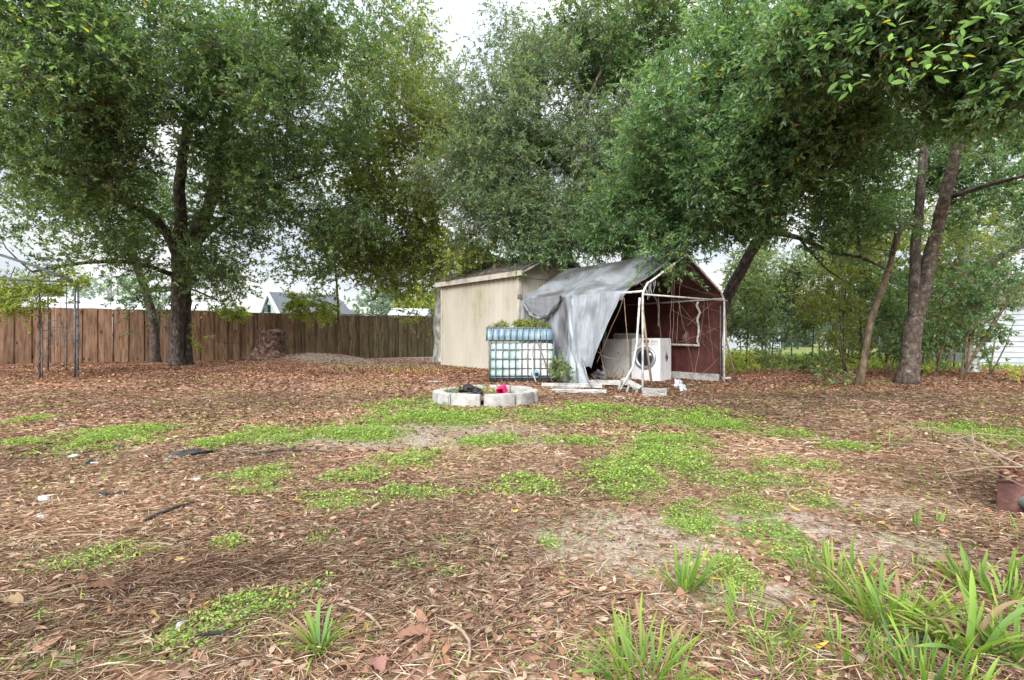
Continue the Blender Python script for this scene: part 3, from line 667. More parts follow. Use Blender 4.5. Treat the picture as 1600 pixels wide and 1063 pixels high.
# white zip edge of the side door, on the red lining
mb = MB(); pts = []
for k in range(13): q = k/12; pts.append(T(TW-.12-.03*math.sin(q*22), .55+.03*math.sin(q*17), 1.86-.98*q))
for k in range(1, 8): q = k/7; pts.append(T(TW-.12, .55+1.1*q, .88+.02*q))
mb.tube(pts, .028, 6); mb.build('door_piping', M['pipe'], tent)
mb = MB(); mb.bar(T(TW-.03, .1, .17), T(TW-.03, 3.2, .2), .03, .16); mb.build('base_strip', M['board'], tent)
mb = MB(); mb.tube([T(TW-.05,.06,1.75),T(TW-.05,.06,.15)], .016, 6); mb.build('side_pole', M['iron'], tent)
mb = MB()
def wall_edge(u, v): return T(TW+.02+.06*v, .02+.03*math.sin(u*9), .15+1.1*u)
mb.grid(wall_edge, 16, 3); mb.build('edge_binding', M['board'], tent)

# dry vines strung across the open gable
vt = empty('dry_vine_tangle', T(1.6, .02, .1), 0, 'tangle of thin dry vines strung across the open front of the shelter', 'vine')
rv = random.Random(5)
def vine(a, b, r=.0032, sag=.03):
    mb = MB(); n = 7; pts = []
    for k in range(n+1):
        q = k/n; pts.append(a+(b-a)*q+Vector((rv.uniform(-1,1), rv.uniform(-1,1), rv.uniform(-1,1)))*.012 - Vector((0,0,sag*math.sin(math.pi*q))))
    mb.tube(pts, r, 4, caps=False); mb.build('vine', M['stick'], vt)
for (s0, z0, s1, z1) in ((.5,1.85,.72,.3),(.95,2.3,.9,.9),(1.05,2.4,1.0,.9),(1.15,1.85,1.75,.28),(1.25,2.2,1.12,.9),(1.75,.28,2.15,1.85),(2.2,1.85,2.5,.5),(1.05,1.8,2.75,.75),
        (.9,1.6,2.7,1.2),(1.3,1.85,2.75,1.62),(1.1,.95,2.75,1.3),(1.0,2.15,2.75,1.95),(2.0,1.0,2.75,.45),(1.9,.28,2.7,.62),(1.5,2.3,2.72,1.9),(1.45,1.3,2.6,1.9)):
    vine(T(s0, .03, z0), T(s1, .05, z1))
vine(T(-.0,1.2,1.8), T(.0,.9,.2), .006); vine(T(-.02,.42,1.8), T(-.02,1.1,.55), .008, .0); vine(T(-.02,.42,1.8), T(.1,.35,.25), .008, .0); vine(T(-.05,1.3,.95), T(.02,.0,1.0), .007, .35)

def stick_thing(name, pts, r, label, cat, m='stick', group=None, n=6):
    b = Vector(pts[0]); mb = MB(); pp = [Vector(q)-b for q in pts]; mb.tube(pp, r, n)
    o = mb.build(name, M[m]); o.location = b; return tag(o, label, cat, group)
stick_thing('wooden_pole', [T(.12,-.12,.1), T(.05,-.04,1.0), T(.0,.0,1.55)], .022, 'pale wooden pole propped against the front left leg of the shelter', 'pole')
stick_thing('wooden_pole', [T(TW+.42,-.05,.1), T(TW+.12,.02,1.0), T(TW+.04,.02,1.8)], .022, 'split wooden pole leaning on the right front leg of the shelter', 'pole')

# ------------------------------------------------------------------ laundry machines
def machine_frame(t_, s_): return lambda a, b, z: T(s_+b, t_+a, z)      # a along the tent, b across, front faces the left wall
zg = .10
wf = machine_frame(.98, 1.36+.61)
# near corner found from the picture: px 1031, D 11.2
NC = np.array([3.235, 11.2]); tm_ = np.array([-.78, .625]); gm_ = np.array([.625, .78])
def Wp(a, b, z): q = NC+tm_*a+gm_*b; return Vector((q[0], q[1], z))
Mw = Matrix(((tm_[0], gm_[0], 0), (tm_[1], gm_[1], 0), (0, 0, 1)))
def rbox(name, a0, a1, b0, b1, z0, z1, m, parent, bw=.012):
    mb = MB(); mb.box((0,0,0), (a1-a0, b1-b0, z1-z0), Mw); c = Wp((a0+a1)/2, (b0+b1)/2, (z0+z1)/2); mb.v = [tuple(Vector(q)+c) for q in mb.v]
    mb.f = [tuple(reversed(f)) for f in mb.f]
    o = mb.build(name, M[m], parent)
    if bw: bevel(o, bw, 3)
    return o
wash = empty('washing_machine', Wp(0,0,zg), 0, 'white front-loading washing machine with round glass door inside the shelter', 'washing machine')
rbox('cabinet', 0, .68, 0, .66, zg-.03, zg+.94, 'white', wash, .018)
rbox('control_panel', .02, .66, -.012, .02, zg+.80, zg+.925, 'white', wash, .008)
rbox('display', .25, .43, -.02, 0, zg+.845, zg+.895, 'glass_dark', wash, .004)
def disc(name, a, z, r, off, depth, m, parent, rr=None, n=28):
    mb = MB(); pts = [Wp(a, -off, z), Wp(a, -off-depth, z)]; mb.tube(pts, [r, rr or r], n); return mb.build(name, M[m], parent)
def ring(name, a, z, r, r2, off, m, parent):
    mb = MB()
    def f(u, v):
        A = u*2*math.pi; B = v*2*math.pi; q = r+r2*math.cos(B); return Wp(a+q*math.cos(A), -off-r2*.8*math.sin(B), z+q*math.sin(A))
    mb.grid(f, 32, 10); return mb.build(name, M[m], parent)
door = ring('door_ring', .34, zg+.50, .215, .045, .015, 'chrome', wash)
gl = MB()
def dome(u, v): A = v*2*math.pi; q = .19*u; return Wp(.34+q*math.cos(A), -.012-.05*(1-u*u), zg+.50+q*math.sin(A))
gl.grid(dome, 8, 28); gl.build('door_glass', M['glass_dark'], door)
disc('dial', .34, zg+.865, .035, .02, .02, 'chrome', wash) if False else disc('dial', .54, zg+.865, .028, .012, .02, 'chrome', wash)
rbox('detergent_drawer', .04, .2, -.018, 0, zg+.83, zg+.90, 'offwhite', wash, .005)
mb = MB()
def lab(dx, dz, off, w): c = Wp(-.0-off, .36+dx, zg+.52+dz); e = Vector((gm_[0], gm_[1], 0)); return [c+e*w, c+Vector((0,0,w*1.5)), c-e*w, c-Vector((0,0,w*1.5))]
p = lab(0, 0, .003, .085); mb.add(p, [(0,1,2,3)]); mb.add([q for q in reversed(p)], [(0,1,2,3)]) if False else None; mb.build('paper_label', M['board'], wash)
mb = MB(); p = lab(.03, -.015, .006, .06); mb.add(p, [(0,1,2,3)]); mb.build('dark_label', M['black'], wash)
w2 = empty('clothes_washer', Wp(.75,0,zg), 0, 'old beige top-loading washer with raised console beside the white one', 'washing machine')
rbox('cabinet', .74, 1.42, 0, .66, zg-.03, zg+.91, 'offwhite', w2, .015)
rbox('front_panel', .78, 1.38, -.008, .01, zg+.06, zg+.42, 'offwhite', w2, .004)
rbox('front_panel', .78, 1.38, -.008, .01, zg+.44, zg+.86, 'offwhite', w2, .004)
rbox('lid', .80, 1.36, .06, .52, zg+.905, zg+.925, 'offwhite', w2, .006)
rbox('console', .74, 1.42, .54, .66, zg+.90, zg+1.06, 'offwhite', w2, .03)
rbox('console_face', .79, 1.37, .528, .55, zg+.94, zg+1.03, 'board', w2, .004)
disc('latch', 1.0, zg+.6, .014, .006, .01, 'black', w2)

# ------------------------------------------------------------------ water totes
def plastic(name, stops, sc):
    m = noisy(name, stops, sc, .38, .08, 10, spec=.45); b = m.node_tree.nodes['Principled BSDF']; b.inputs['Subsurface Weight'].default_value = .15 if 'Subsurface Weight' in b.inputs else 0; b.inputs['Subsurface Radius'].default_value = (.05,.05,.05); return m
M['tank'] = plastic('tank_plastic', [(.28,(.16,.30,.22)),(.42,(.28,.42,.40)),(.55,(.42,.52,.54)),(.75,(.60,.65,.67))], 3.4)
M['tankblue'] = plastic('blue_plastic', [(.3,(.11,.18,.24)),(.5,(.19,.30,.39)),(.75,(.38,.47,.53))], 3)
M['paper'] = noisy('white_sheet', [(.3,(.22,.23,.21)),(.42,(.5,.51,.5)),(.8,(.66,.67,.69))], 5, .6, .1, 20)
TX0, TX1, TY0, TY1 = -.455, .845, 10.38, 11.16; tz = h1(.2, 10.4)
tote = empty('water_tote', (.2, 10.8, tz), 0, 'large caged white water tote with greenish plastic standing against the shed', 'water tank')
mb = MB(); mb.box((.195, 10.77, tz+.05), (1.28, .76, .1)); bevel(mb.build('pallet', M['black'], tote), .015)
# bottle: bulges between the bars
def bottle(z0, z1, x0, x1, y0, y1, m, name, parent, bulge=.012):
    mb = MB(); n = 60
    per = [(x0+(x1-x0)*k/n, y0, 0, -1) for k in range(n)]+[(x1, y0+(y1-y0)*k/20, 1, 0) for k in range(20)]+[(x1-(x1-x0)*k/n, y1, 0, 1) for k in range(n)]+[(x0, y1-(y1-y0)*k/20, -1, 0) for k in range(20)]
    m_ = len(per)
    def f(u, v):
        x, y, ax, ay = per[int(round(v*m_)) % m_]; c = bulge*(.5+.5*math.sin(u*math.pi*(8 if z1-z0 > .4 else 2)-.8))*.7+bulge*abs(math.sin((x if ay else y)*24)); e = .06*(max(0, abs(u-.5)*2-.9)/.1)**2
        return (x+ax*(c-e), y+ay*(c-e), z0+(z1-z0)*u)
    mb.grid(f, 24, m_); k = 24*(m_+1); mb.f.append(tuple(k+j for j in range(m_))); mb.sm.append(False)
    return mb.build(name, M[m], parent)
bt = bottle(tz+.1, tz+.80, TX0+.03, TX1-.03, TY0+.03, TY1-.03, 'tank', 'bottle', tote)
mb = MB()
def pap(u, v): return (.175+.07*(1-u)*.0+v*.60-.03*math.sin(u*3)*(1-v), TY0-.0+.006*math.sin(v*20)+.006, tz+.14+u*.64)
mb.grid(pap, 10, 20); mb.build('white_panel', M['paper'], bt)
mb = MB(); mb.tube([(.47, TY0+.04, tz+.17), (.47, TY0-.03, tz+.17)], [.09,.085], 18); mb.build('outlet_valve', M['tankblue'], tote)
mb = MB(); mb.tube([(.50, TY0-.0, tz+.16), (.50, TY0-.05, tz+.16)], [.04,.035], 12); mb.build('valve_cap', M['black'], tote)
for z in (.0, .19, .38, .57, .745):
    mb = MB(); q = .012; zz = tz+.09+z
    mb.tube([(TX0,TY0-.0,zz),(TX1,TY0,zz),(TX1,TY1,zz),(TX0,TY1,zz),(TX0,TY0,zz)], .012, 6); mb.build('cage_bar', M['bar'], tote)
for k in range(11):
    x = TX0+(TX1-TX0)*k/10 + (random.uniform(-.008,.008) if 0 < k < 10 else 0); mb = MB(); mb.tube([(x,TY0-.018,tz+.03),(x+random.uniform(-.006,.006),TY0-.018,tz+.5),(x,TY0-.018,tz+.835)], .012, 6); mb.build('cage_bar', M['bar'], tote)
    mb = MB(); mb.tube([(x,TY1+.0185,tz+.03),(x,TY1+.0185,tz+.835)], .009, 4); mb.build('cage_bar', M['bar'], tote)
for k in range(1, 7):
    y = TY0+(TY1-TY0)*k/7
    for x in (TX0-.018, TX1+.018): mb = MB(); mb.tube([(x,y,tz+.03),(x,y,tz+.835)], .009, 4); mb.build('cage_bar', M['bar'], tote)
uz = tz+.845
tub = empty('planter_tub', (.15, 10.8, uz), 0, 'cut-down blue plastic tub in a cage used as planter on top of the tote', 'planter')
bt2 = bottle(uz, uz+.24, TX0-.03, TX1-.06, TY0+.01, TY1-.01, 'tankblue', 'tub', tub, .03)
for z in (.01, .255):
    mb = MB(); zz = uz+z; a, b = TX0-.06, TX1-.03; mb.tube([(a,TY0-.03,zz),(b,TY0-.03,zz),(b,TY1,zz),(a,TY1,zz),(a,TY0-.03,zz)], .011, 6); mb.build('cage_bar', M['bar'], tub)
for k in range(12):
    x = TX0-.06+(TX1-TX0+.03)*k/11; mb = MB(); mb.tube([(x,TY0-.043,uz-.02),(x,TY0-.043,uz+.27)], .012, 6); mb.build('cage_bar', M['bar'], tub)
mb = MB(); mb.grid(lambda u, v: (TX0+.0+(TX1-TX0-.1)*u, TY0+.04+(TY1-TY0-.08)*v, uz+.245+.03*vn(u*9, v*7, 1)), 20, 12); mb.build('soil', M['soil'], tub)
stick_thing('garden_cane', [(.80, TY0-.22, tz+.02), (.52, TY0-.055, tz+.80), (.50, TY0-.05, tz+.87)], .012, 'pale cane leaning on the front of the caged tote', 'cane')
stick_thing('white_hose', [(.48, TY0-.20, tz+.015), (.42, TY0-.09, tz+.18), (.40, TY0-.05, tz+.6), (.41, TY0-.045, tz+.78)], .012, 'white hose hanging down the front of the caged tote', 'hose', 'pipe')

# ------------------------------------------------------------------ concrete block ring
ring_c = np.array([-.44, 8.42]); rb = []
for q in range(4):
    mb = MB(); n_in, n_out = 8, 8; a = .46/.77*.5*.97; vs = []; ri, ro = .665, .875
    for z in (0, .2):
        for r_ in (ro, ri):
            for k in range(9): A = -a+2*a*k/8; vs.append(((r_*(.985 if 0 < k < 8 else .965) if r_ == ro else r_)*math.sin(A), (r_*(.985 if 0 < k < 8 else .965) if r_ == ro else r_)*math.cos(A)-.77, z))
    fs = []
    for k in range(8):
        fs += [(k, k+1, 19+k, 18+k), (10+k, 9+k, 27+k, 28+k), (18+k, 19+k, 28+k, 27+k), (k+1, k, 9+k, 10+k)]
    fs += [(9, 0, 18, 27), (8, 17, 35, 26)]; mb.add(vs, fs); me = mb.mesh('concrete_block', M['concrete'])
    bm = bmesh.new(); bm.from_mesh(me); bmesh.ops.recalc_face_normals(bm, faces=bm.faces); 
    bmesh.ops.bevel(bm, geom=[e for e in bm.edges if e.calc_face_angle(0) > .6], offset=.013, segments=2, affect='EDGES')
    for v_ in bm.verts: v_.co += v_.co.normalized()*random.uniform(-.003,.003)
    bm.to_mesh(me); bm.free(); rb.append(me)
places = ['right of the two facing the camera','front right side of the ring','far right end of the ring','back right of the ring behind the pink pot','back of the ring right of centre','back of the ring left of centre',
  'back left of the ring','far left end of the ring','front left side of the ring','left of the two facing the camera']
for k in range(10):
    A = math.pi - (k+.5)*2*math.pi/10
    o = bpy.data.objects.new('concrete_block', rb[k % 4]); COL.objects.link(o)
    x, y = ring_c[0]+.77*math.sin(A), ring_c[1]+.77*math.cos(A)
    o.location = (x+random.uniform(-.012,.012), y+random.uniform(-.012,.012), h1(x, y)-.012); o.rotation_euler = (random.uniform(-.02,.02), random.uniform(-.02,.02), -A+random.uniform(-.05,.05))
    tag(o, 'grey concrete block of the planter ring, '+places[k], 'concrete block', 'concrete blocks set in a planter ring')
mb = MB(); mb.grid(lambda u, v: (ring_c[0]+.68*u*math.cos(v*2*math.pi), ring_c[1]+.68*u*math.sin(v*2*math.pi), h1(*ring_c)+.07+.05*vn(u*5*math.cos(v*6.283)+9, u*5*math.sin(v*6.283)+9, 2)), 12, 36)
tag(mb.build('planter_soil', M['soil']), 'dark soil filling the concrete block ring', None, None, 'stuff')
def crumple(name, c, size, m, label, cat, seed, amp=.5, group=None, sub=3):
    bm = bmesh.new(); bmesh.ops.create_icosphere(bm, subdivisions=sub, radius=1)
    for v_ in bm.verts:
        p = v_.co; k = 1+amp*(vn(p.x*2+seed, p.y*2, p.z*2+seed, 1.6)-.5)*2+amp*.6*(vn(p.x*5+seed, p.y*5, p.z*5, 1.3)-.5)
        v_.co = Vector((p.x*k*size[0], p.y*k*size[1], max(p.z, -.5)*k*size[2]))
    me = bpy.data.meshes.new(name); bm.to_mesh(me); bm.free(); me.materials.append(M[m])
    o = bpy.data.objects.new(name, me); COL.objects.link(o); o.location = c; o.rotation_euler = (0, 0, seed); return tag(o, label, cat, group)
crumple('black_cloth', (-.72, 8.55, .17), (.13,.09,.075), 'black', 'crumpled black plastic sheet in the block ring', 'plastic sheet', 3.1, .7)
crumple('black_cloth', (-.55, 8.3, .15), (.10,.08,.06), 'black', 'smaller black scrap in the middle of the block ring', 'plastic sheet', 5.4, .7)
mb = MB()           # pink square pot lying on its side, open toward the camera
for (c, s_) in (((0,.0,.0),(.12,.16,.008)),((0,0,.112),(.12,.16,.008)),((-.056,0,.056),(.008,.16,.104)),((.056,0,.056),(.008,.16,.104)),((0,.078,.056),(.104,.006,.104))): mb.box(c, s_)
o = mb.build('plant_pot', M['pink']); o.location = (-.14, 8.15, .15); o.rotation_euler = (R(18), R(-16), R(-24)); tag(o, 'bright pink square pot tipped over in the block ring', 'plant pot')

# ------------------------------------------------------------------ debris round the shelter
def slab(name, px, py, L_, W_, Hh, yaw, m, label, cat, dz=0, pitch=0, roll=0, group=None, wobble=.006, bw=.01):
    c = G(px, py); bm = bmesh.new(); bmesh.ops.create_cube(bm, size=1); 
    bmesh.ops.subdivide_edges(bm, edges=bm.edges[:], cuts=3, use_grid_fill=True)
    for v_ in bm.verts: v_.co = Vector((v_.co.x*L_, v_.co.y*W_, v_.co.z*Hh)) + Vector((random.uniform(-1,1), random.uniform(-1,1), random.uniform(-1,1)))*wobble
    me = bpy.data.meshes.new(name); bm.to_mesh(me); bm.free(); me.materials.append(M[m])
    o = bpy.data.objects.new(name, me); COL.objects.link(o); o.location = c+Vector((0,0,Hh/2+dz)); o.rotation_euler = (R(pitch), R(roll), R(yaw)); return tag(o, label, cat, group)
slab('timber', 893, 606, 1.15, .13, .08, -3, 'board', 'weathered white timber on the ground right of the tote', 'timber')
slab('timber', 905, 614, 1.0, .12, .06, -14, 'board', 'longer grey timber lying nearest the camera before the tent', 'timber', wobble=.012)
slab('timber', 950, 603, .75, .22, .10, -8, 'board', 'broad pale plank slanting under the torn flap', 'plank', pitch=-14)
slab('timber', 985, 610, .5, .07, .05, 20, 'board', 'short pale board end beside the hollow block', 'board')
slab('paving_block', 1022, 618, .42, .24, .12, -12, 'concrete', 'pale concrete slab at the foot of the leaning pole', 'concrete block', wobble=.01)
slab('white_scrap', 966, 622, .16, .07, .03, -30, 'board', 'small white wood scrap in front of the hollow block', 'scrap')
slab('white_scrap', 1072, 602, .28, .03, .02, 4, 'board', 'thin white strip on the leaves right of the washing machine', 'scrap')
slab('white_scrap', 680, 598, .3, .04, .03, 2, 'board', 'thin pale stick left of the tote base', 'scrap')
slab('white_scrap', 672, 608, .22, .03, .02, -12, 'stick', 'thin wood strip on leaves left of the block ring', 'scrap')
# hollow block, tipped
c = G(986, 614); mb = MB()
for q in ((-.17,0,.0,.04,.18,.19),(.17,0,.0,.04,.18,.19),(0,0,.08,.38,.18,.035),(.0,0,.0,.035,.18,.19)): mb.box(q[:3], q[3:])
o = mb.build('hollow_block', M['concrete']); o.location = c+Vector((-.02,0,.1)); o.rotation_euler = (R(12), R(24), R(-35)); tag(o, 'hollow concrete block tipped over by the front leg of the shelter', 'concrete block')
crumple('rag', G(1060,606)+Vector((0,0,.04)), (.10,.08,.10), 'rag', 'crumpled white rag on the leaves in front of the washing machine', 'rag', 2.2, .8)
crumple('rag', G(1068,612)+Vector((0,0,.03)), (.07,.05,.05), 'rag', 'smaller white rag right behind the crumpled one', 'rag', 4.2, .8)
crumple('rag', G(935,592)+Vector((0,0,.08)), (.16,.12,.10), 'rag', 'bunched grey cloth under the torn flap', 'rag', 1.2, .8)
slab('slate_strip', 1031, 687, .42, .10, .015, -22, 'iron', 'dark grey metal strip lying in the clover', 'metal strip')
# brushwood under the torn flap
br = empty('brush_pile', G(955,600), 0, 'loose pile of dry sticks under the torn flap', 'brushwood')
for k in range(16):
    a = G(940+random.uniform(-15,35), 600+random.uniform(-8,4)); b = a+Vector((random.uniform(-.4,.4), random.uniform(-.1,.4), random.uniform(.05,.4))); mb = MB(); mb.tube([a+Vector((0,0,.01)), (a+b)/2+Vector((.03,0,.03)), b], [.008,.007,.004], 5); mb.build('stick', M['stick'], br)

# ------------------------------------------------------------------ iron arbour at the left
arb = empty('iron_arbour', (-10.4, 11.6, .18), 0, 'dark wrought-iron garden arbour with twisted posts before the fence', 'arbour')
def post(px, D, ytop, r=.018, m='iron'):
    a = P(px, 500, D); a.z = h1(a.x, a.y)-.04; b = P(px, ytop, D); mb = MB(); mb.tube([a, b], r, 6); mb.build('post', M[m], arb); return a, b
A0, A1 = post(62, 11.4, 440, .016); B0, B1 = post(75, 12.9, 446, .02); C0, C1 = post(104, 12.9, 446, .012); D0, D1 = post(117, 11.2, 440, .02); E0, E1 = post(122, 11.6, 442, .016)
mb = MB(); pts = []
for k in range(70): q = k/69; pts.append(A0+(A1-A0)*q+Vector((math.cos(q*30)*.035, math.sin(q*30)*.035, 0)))
mb.tube(pts, .009, 5); mb.build('twisted_rod', M['iron'], arb)
mb = MB(); pts = []
for k in range(60): q = k/59; pts.append(D0+Vector((.07,0,0))+(D1-D0)*q+Vector((math.cos(q*24)*.03, math.sin(q*24)*.03, 0)))
mb.tube(pts, .007, 5); mb.build('twisted_rod', M['iron'], arb)
def lerp(a, b, q): return a+(b-a)*q
for (a, b, q0, q1) in ((A0,D0,.50,1),(A0,D0,.42,1)):
    L0, L1 = lerp(A0, A1, q0), lerp(D0, D1, q0); mb = MB(); mb.tube([L0, L1], .01, 5); mb.build('cross_bar', M['iron'], arb)
for q in (.12, .3, .42, .52, .6, .8):
    mb = MB(); mb.tube([lerp(B0,B1,q), lerp(C0,C1,q), ], .008, 5); mb.build('cross_bar', M['iron'], arb)
for q in (.2, .4, .55, .8): mb = MB(); mb.tube([lerp(D0,D1,q), lerp(E0,E1,q), lerp(C0,C1,q)], .008, 5); mb.build('cross_bar', M['iron'], arb)
for f_ in (.33, .66):
    mb = MB(); mb.tube([lerp(lerp(B0,C0,f_), lerp(B1,C1,f_), .12), lerp(lerp(B0,C0,f_), lerp(B1,C1,f_), .8)], .007, 5); mb.build('upright_bar', M['iron'], arb)
for (px0, y0, D_0, px1, y1, D_1) in ((118,441,11.2,-90,433,10.4),(121,447,11.5,-60,441,12.4),(104,447,12.9,-60,455,12.9),(62,440,11.4,-80,424,10.8)):
    mb = MB(); mb.tube([P(px0,y0,D_0), P(px1,y1,D_1)], .016, 5); mb.build('top_rail', M['iron'], arb)
for k, (dx, dd) in enumerate(((0,0),(3,.3),(-4,-.25))):
    mb = MB(); mb.tube([P(118+dx,441,11.2+dd), P(60+dx,418,11+dd), P(0+dx,398,10.8+dd), P(-70,385,10.5+dd)], .014, 5); mb.build('roof_bar', M['iron'], arb)
for k in range(7):
    x = 95-k*24; mb = MB(); mb.tube([P(x,432-k*5.6+ 3,11.2), P(x-12,446,12.6)], .009, 5); mb.build('roof_bar', M['iron'], arb)

# ------------------------------------------------------------------ buildings beyond
def gable_house(name, label, rl, rr, el, er, wallm, roofm, cat='house'):
    rl, rr, el, er = map(Vector, (rl, rr, el, er)); root = empty(name, (el.x, el.y, .2), 0, label, cat)
    bl, br_ = rl*2-el, rr*2-er; bl.z = el.z; br_.z = er.z
    for (a, b, c, d) in ((el, er, rr, rl), (bl, br_, rr, rl)):
        mb = MB(); up = Vector((0,0,.12)); v8 = [a, b, c, d, a+up, b+up, c+up, d+up]; mb.add(v8, [(0,1,2,3),(7,6,5,4),(0,4,5,1),(1,5,6,2),(3,7,4,0)]); mb.build('roof', M[roofm], root)
    lower = lambda p, k=.97: Vector((p.x, p.y, p.z))
    cen = (el+er+bl+br_)/4
    ins = lambda p: cen+(p-cen)*.965
    for (a, b, top) in ((el, er, None), (bl, br_, None), (el, bl, rl), (er, br_, rr)):
        mb = MB(); a_, b_ = ins(a), ins(b); z0 = .1
        vs = [Vector((a_.x,a_.y,z0)), Vector((b_.x,b_.y,z0)), Vector((b_.x,b_.y,b.z))]
        if top is not None: t_ = ins(top); vs.append(Vector((t_.x,t_.y,top.z-.05)))
        vs.append(Vector((a_.x,a_.y,a.z))); mb.add(vs, [tuple(range(len(vs)))]); mb.build('wall', M[wallm], root)
    return root, (el, er, bl, br_, rl, rr)
hs, cc = gable_house('neighbour_house', 'pale green house with grey shingle roof beyond the fence', P(420,459,34), P(525,464,37), P(437,492,31), P(556,497,34), 'mint', 'roofgrey')
el, er, bl, br_, rl, rr = cc
mb = MB(); mb.bar(rl+Vector((-.06,0,-.0)), el+Vector((-.06,0,.02)), .1, .22); mb.build('barge_board', M['whiteroof'], hs)
mb = MB(); mb.bar(rl+Vector((-.06,0,-.0)), bl+Vector((-.06,0,.02)), .1, .22); mb.build('barge_board', M['whiteroof'], hs)
mid = (el+bl)/2; mid.z = rl.z-1.0; mb = MB(); mb.box(mid+Vector((-.0,0,0)), (.2,.8,.5)); mb.build('gable_vent', M['roofgrey'], hs)
gable_house('long_building', 'long low building with white metal roof beyond the left end of the fence', P(60,466,40), P(235,470,42), P(60,482,36), P(240,486,38), 'lap', 'whiteroof', 'building')
gable_house('carport', 'small white-roofed outbuilding beyond the fence behind the thick left tree', P(262,474,34), P(352,476,35), P(258,484,31), P(352,486,32), 'lap', 'whiteroof', 'building')
gable_house('far_outbuilding', 'distant white-roofed outbuilding beyond the fence near the shed', P(612,484,44), P(672,485,46), P(606,494,41), P(668,495,43), 'lap', 'whiteroof', 'building')
# white sided building at the right
wb = empty('white_building', P(1600,573,16.5), 0, 'white building with horizontal lap siding behind the saplings at far right', 'building')
b0 = P(1528,574,17.3); b1 = P(1800,574,15.6); z0 = b0.z+.0; n_ = 12; Hh = 2.12
for k in range(n_):
    za, zb = z0+Hh*k/n_, z0+Hh*(k+1)/n_-.004; mb = MB(); o_ = Vector((-.02,-.05,0))
    vs = [Vector((b0.x,b0.y,za))+o_*.9, Vector((b1.x,b1.y,za))+o_*.9, Vector((b1.x,b1.y,zb))+o_*.25, Vector((b0.x,b0.y,zb))+o_*.25, Vector((b0.x,b0.y,za)), Vector((b1.x,b1.y,za))]
    mb.add(vs, [(0,1,2,3),(4,5,1,0)]); mb.build('siding_board', M['lap'], wb)
mb = MB(); e0, e1 = Vector((b0.x,b0.y,z0+Hh)), Vector((b1.x,b1.y,z0+Hh)); bk = Vector((1.5,5,0))
mb.add([Vector((b0.x,b0.y,z0)), e0, e0+bk, Vector((b0.x,b0.y,z0))+bk], [(3,2,1,0)]); mb.build('end_wall', M['lap'], wb)
mb = MB(); ov = Vector((-.1,-.3,0)); up = Vector((0,0,.08)); mb.add([e0+ov,e1+ov,e1+bk*.5+Vector((0,0,.9)),e0+bk*.5+Vector((0,0,.9)),e0+ov+up,e1+ov+up,e1+bk*.5+Vector((0,0,.98)),e0+bk*.5+Vector((0,0,.98))], [(0,1,2,3),(7,6,5,4),(0,4,5,1),(0,3,7,4)]); mb.build('roof', M['redroof'], wb)
gable_house('far_house', 'pale blue-grey house seen through the undergrowth right of the shelter', P(1120,508,46), P(1215,508,46), P(1120,522,42), P(1222,522,42), 'lap', 'roofgrey')
# wire fence at the right
wf_ = empty('wire_fence', P(1240,552,24), 0, 'low chain-link fence at the back of the lawn on the right', 'fence')
f0, f1 = P(1120,552,25), P(1480,556,20); hgt = 1.05
for k in range(9):
    q = lerp(f0, f1, k/8); q.z = h1(q.x, q.y); mb = MB(); mb.tube([q, q+Vector((0,0,hgt))], .03, 6); mb.build('post', M['bar'], wf_)
a = lerp(f0,f1,0); b = lerp(f0,f1,1); a.z = h1(a.x,a.y)+hgt; b.z = h1(b.x,b.y)+hgt; mb = MB(); mb.tube([a,b], .022, 5); mb.build('top_rail', M['bar'], wf_)
mb = MB(); n_ = 90; up = Vector((0,0,hgt))
for k in range(-8, n_):
    for dd in (8, -8):
        i0, i1 = k, k+dd
        if i1 < 0 or i1 > n_ or i0 < 0: continue
        p0 = lerp(a, b, i0/n_)-up; p1 = lerp(a, b, i1/n_); mb.tube([p0, p1], .003, 3, caps=False)
o = mb.build('wire_mesh', M['bar'], wf_); o['kind'] = 'stuff'
mb = MB(); q = G(1290, 551); mb.bar(q, q+Vector((0,0,.95)), .11, .11, Vector((0,1,0))); mb.bar(q+Vector((-.28,0,.9)), q+Vector((.28,0,.9)), .05, .06)
tag(mb.build('clothes_post', M['board']), 'pale T-shaped post standing at the back of the lawn', 'post')
# power lines
# (far left sky is crossed by foliage only)

# ------------------------------------------------------------------ stump and small garden finds
c = Vector((-8.15, 17.3, h1(-8.15, 17.3))); mb = MB(); pts = [c+Vector((0,0,-.1)), c+Vector((0,0,.06)), c+Vector((.0,0,.2)), c+Vector((.01,0,.5)), c+Vector((.02,0,.84))]; mb.tube(pts, [.8,.62,.48,.42,.41], 22, wob=.16)
st = mb.build('tree_stump', M['stump']); tag(st, 'broad reddish tree stump with flaring roots on a dirt mound', 'tree stump')
bm = bmesh.new(); bm.from_mesh(st.data)
for v_ in bm.verts:
    if v_.co.z > c.z+.7: v_.co.z += .06*math.sin(v_.co.x*17)+random.uniform(-.04,.06)
bm.to_mesh(st.data); bm.free()

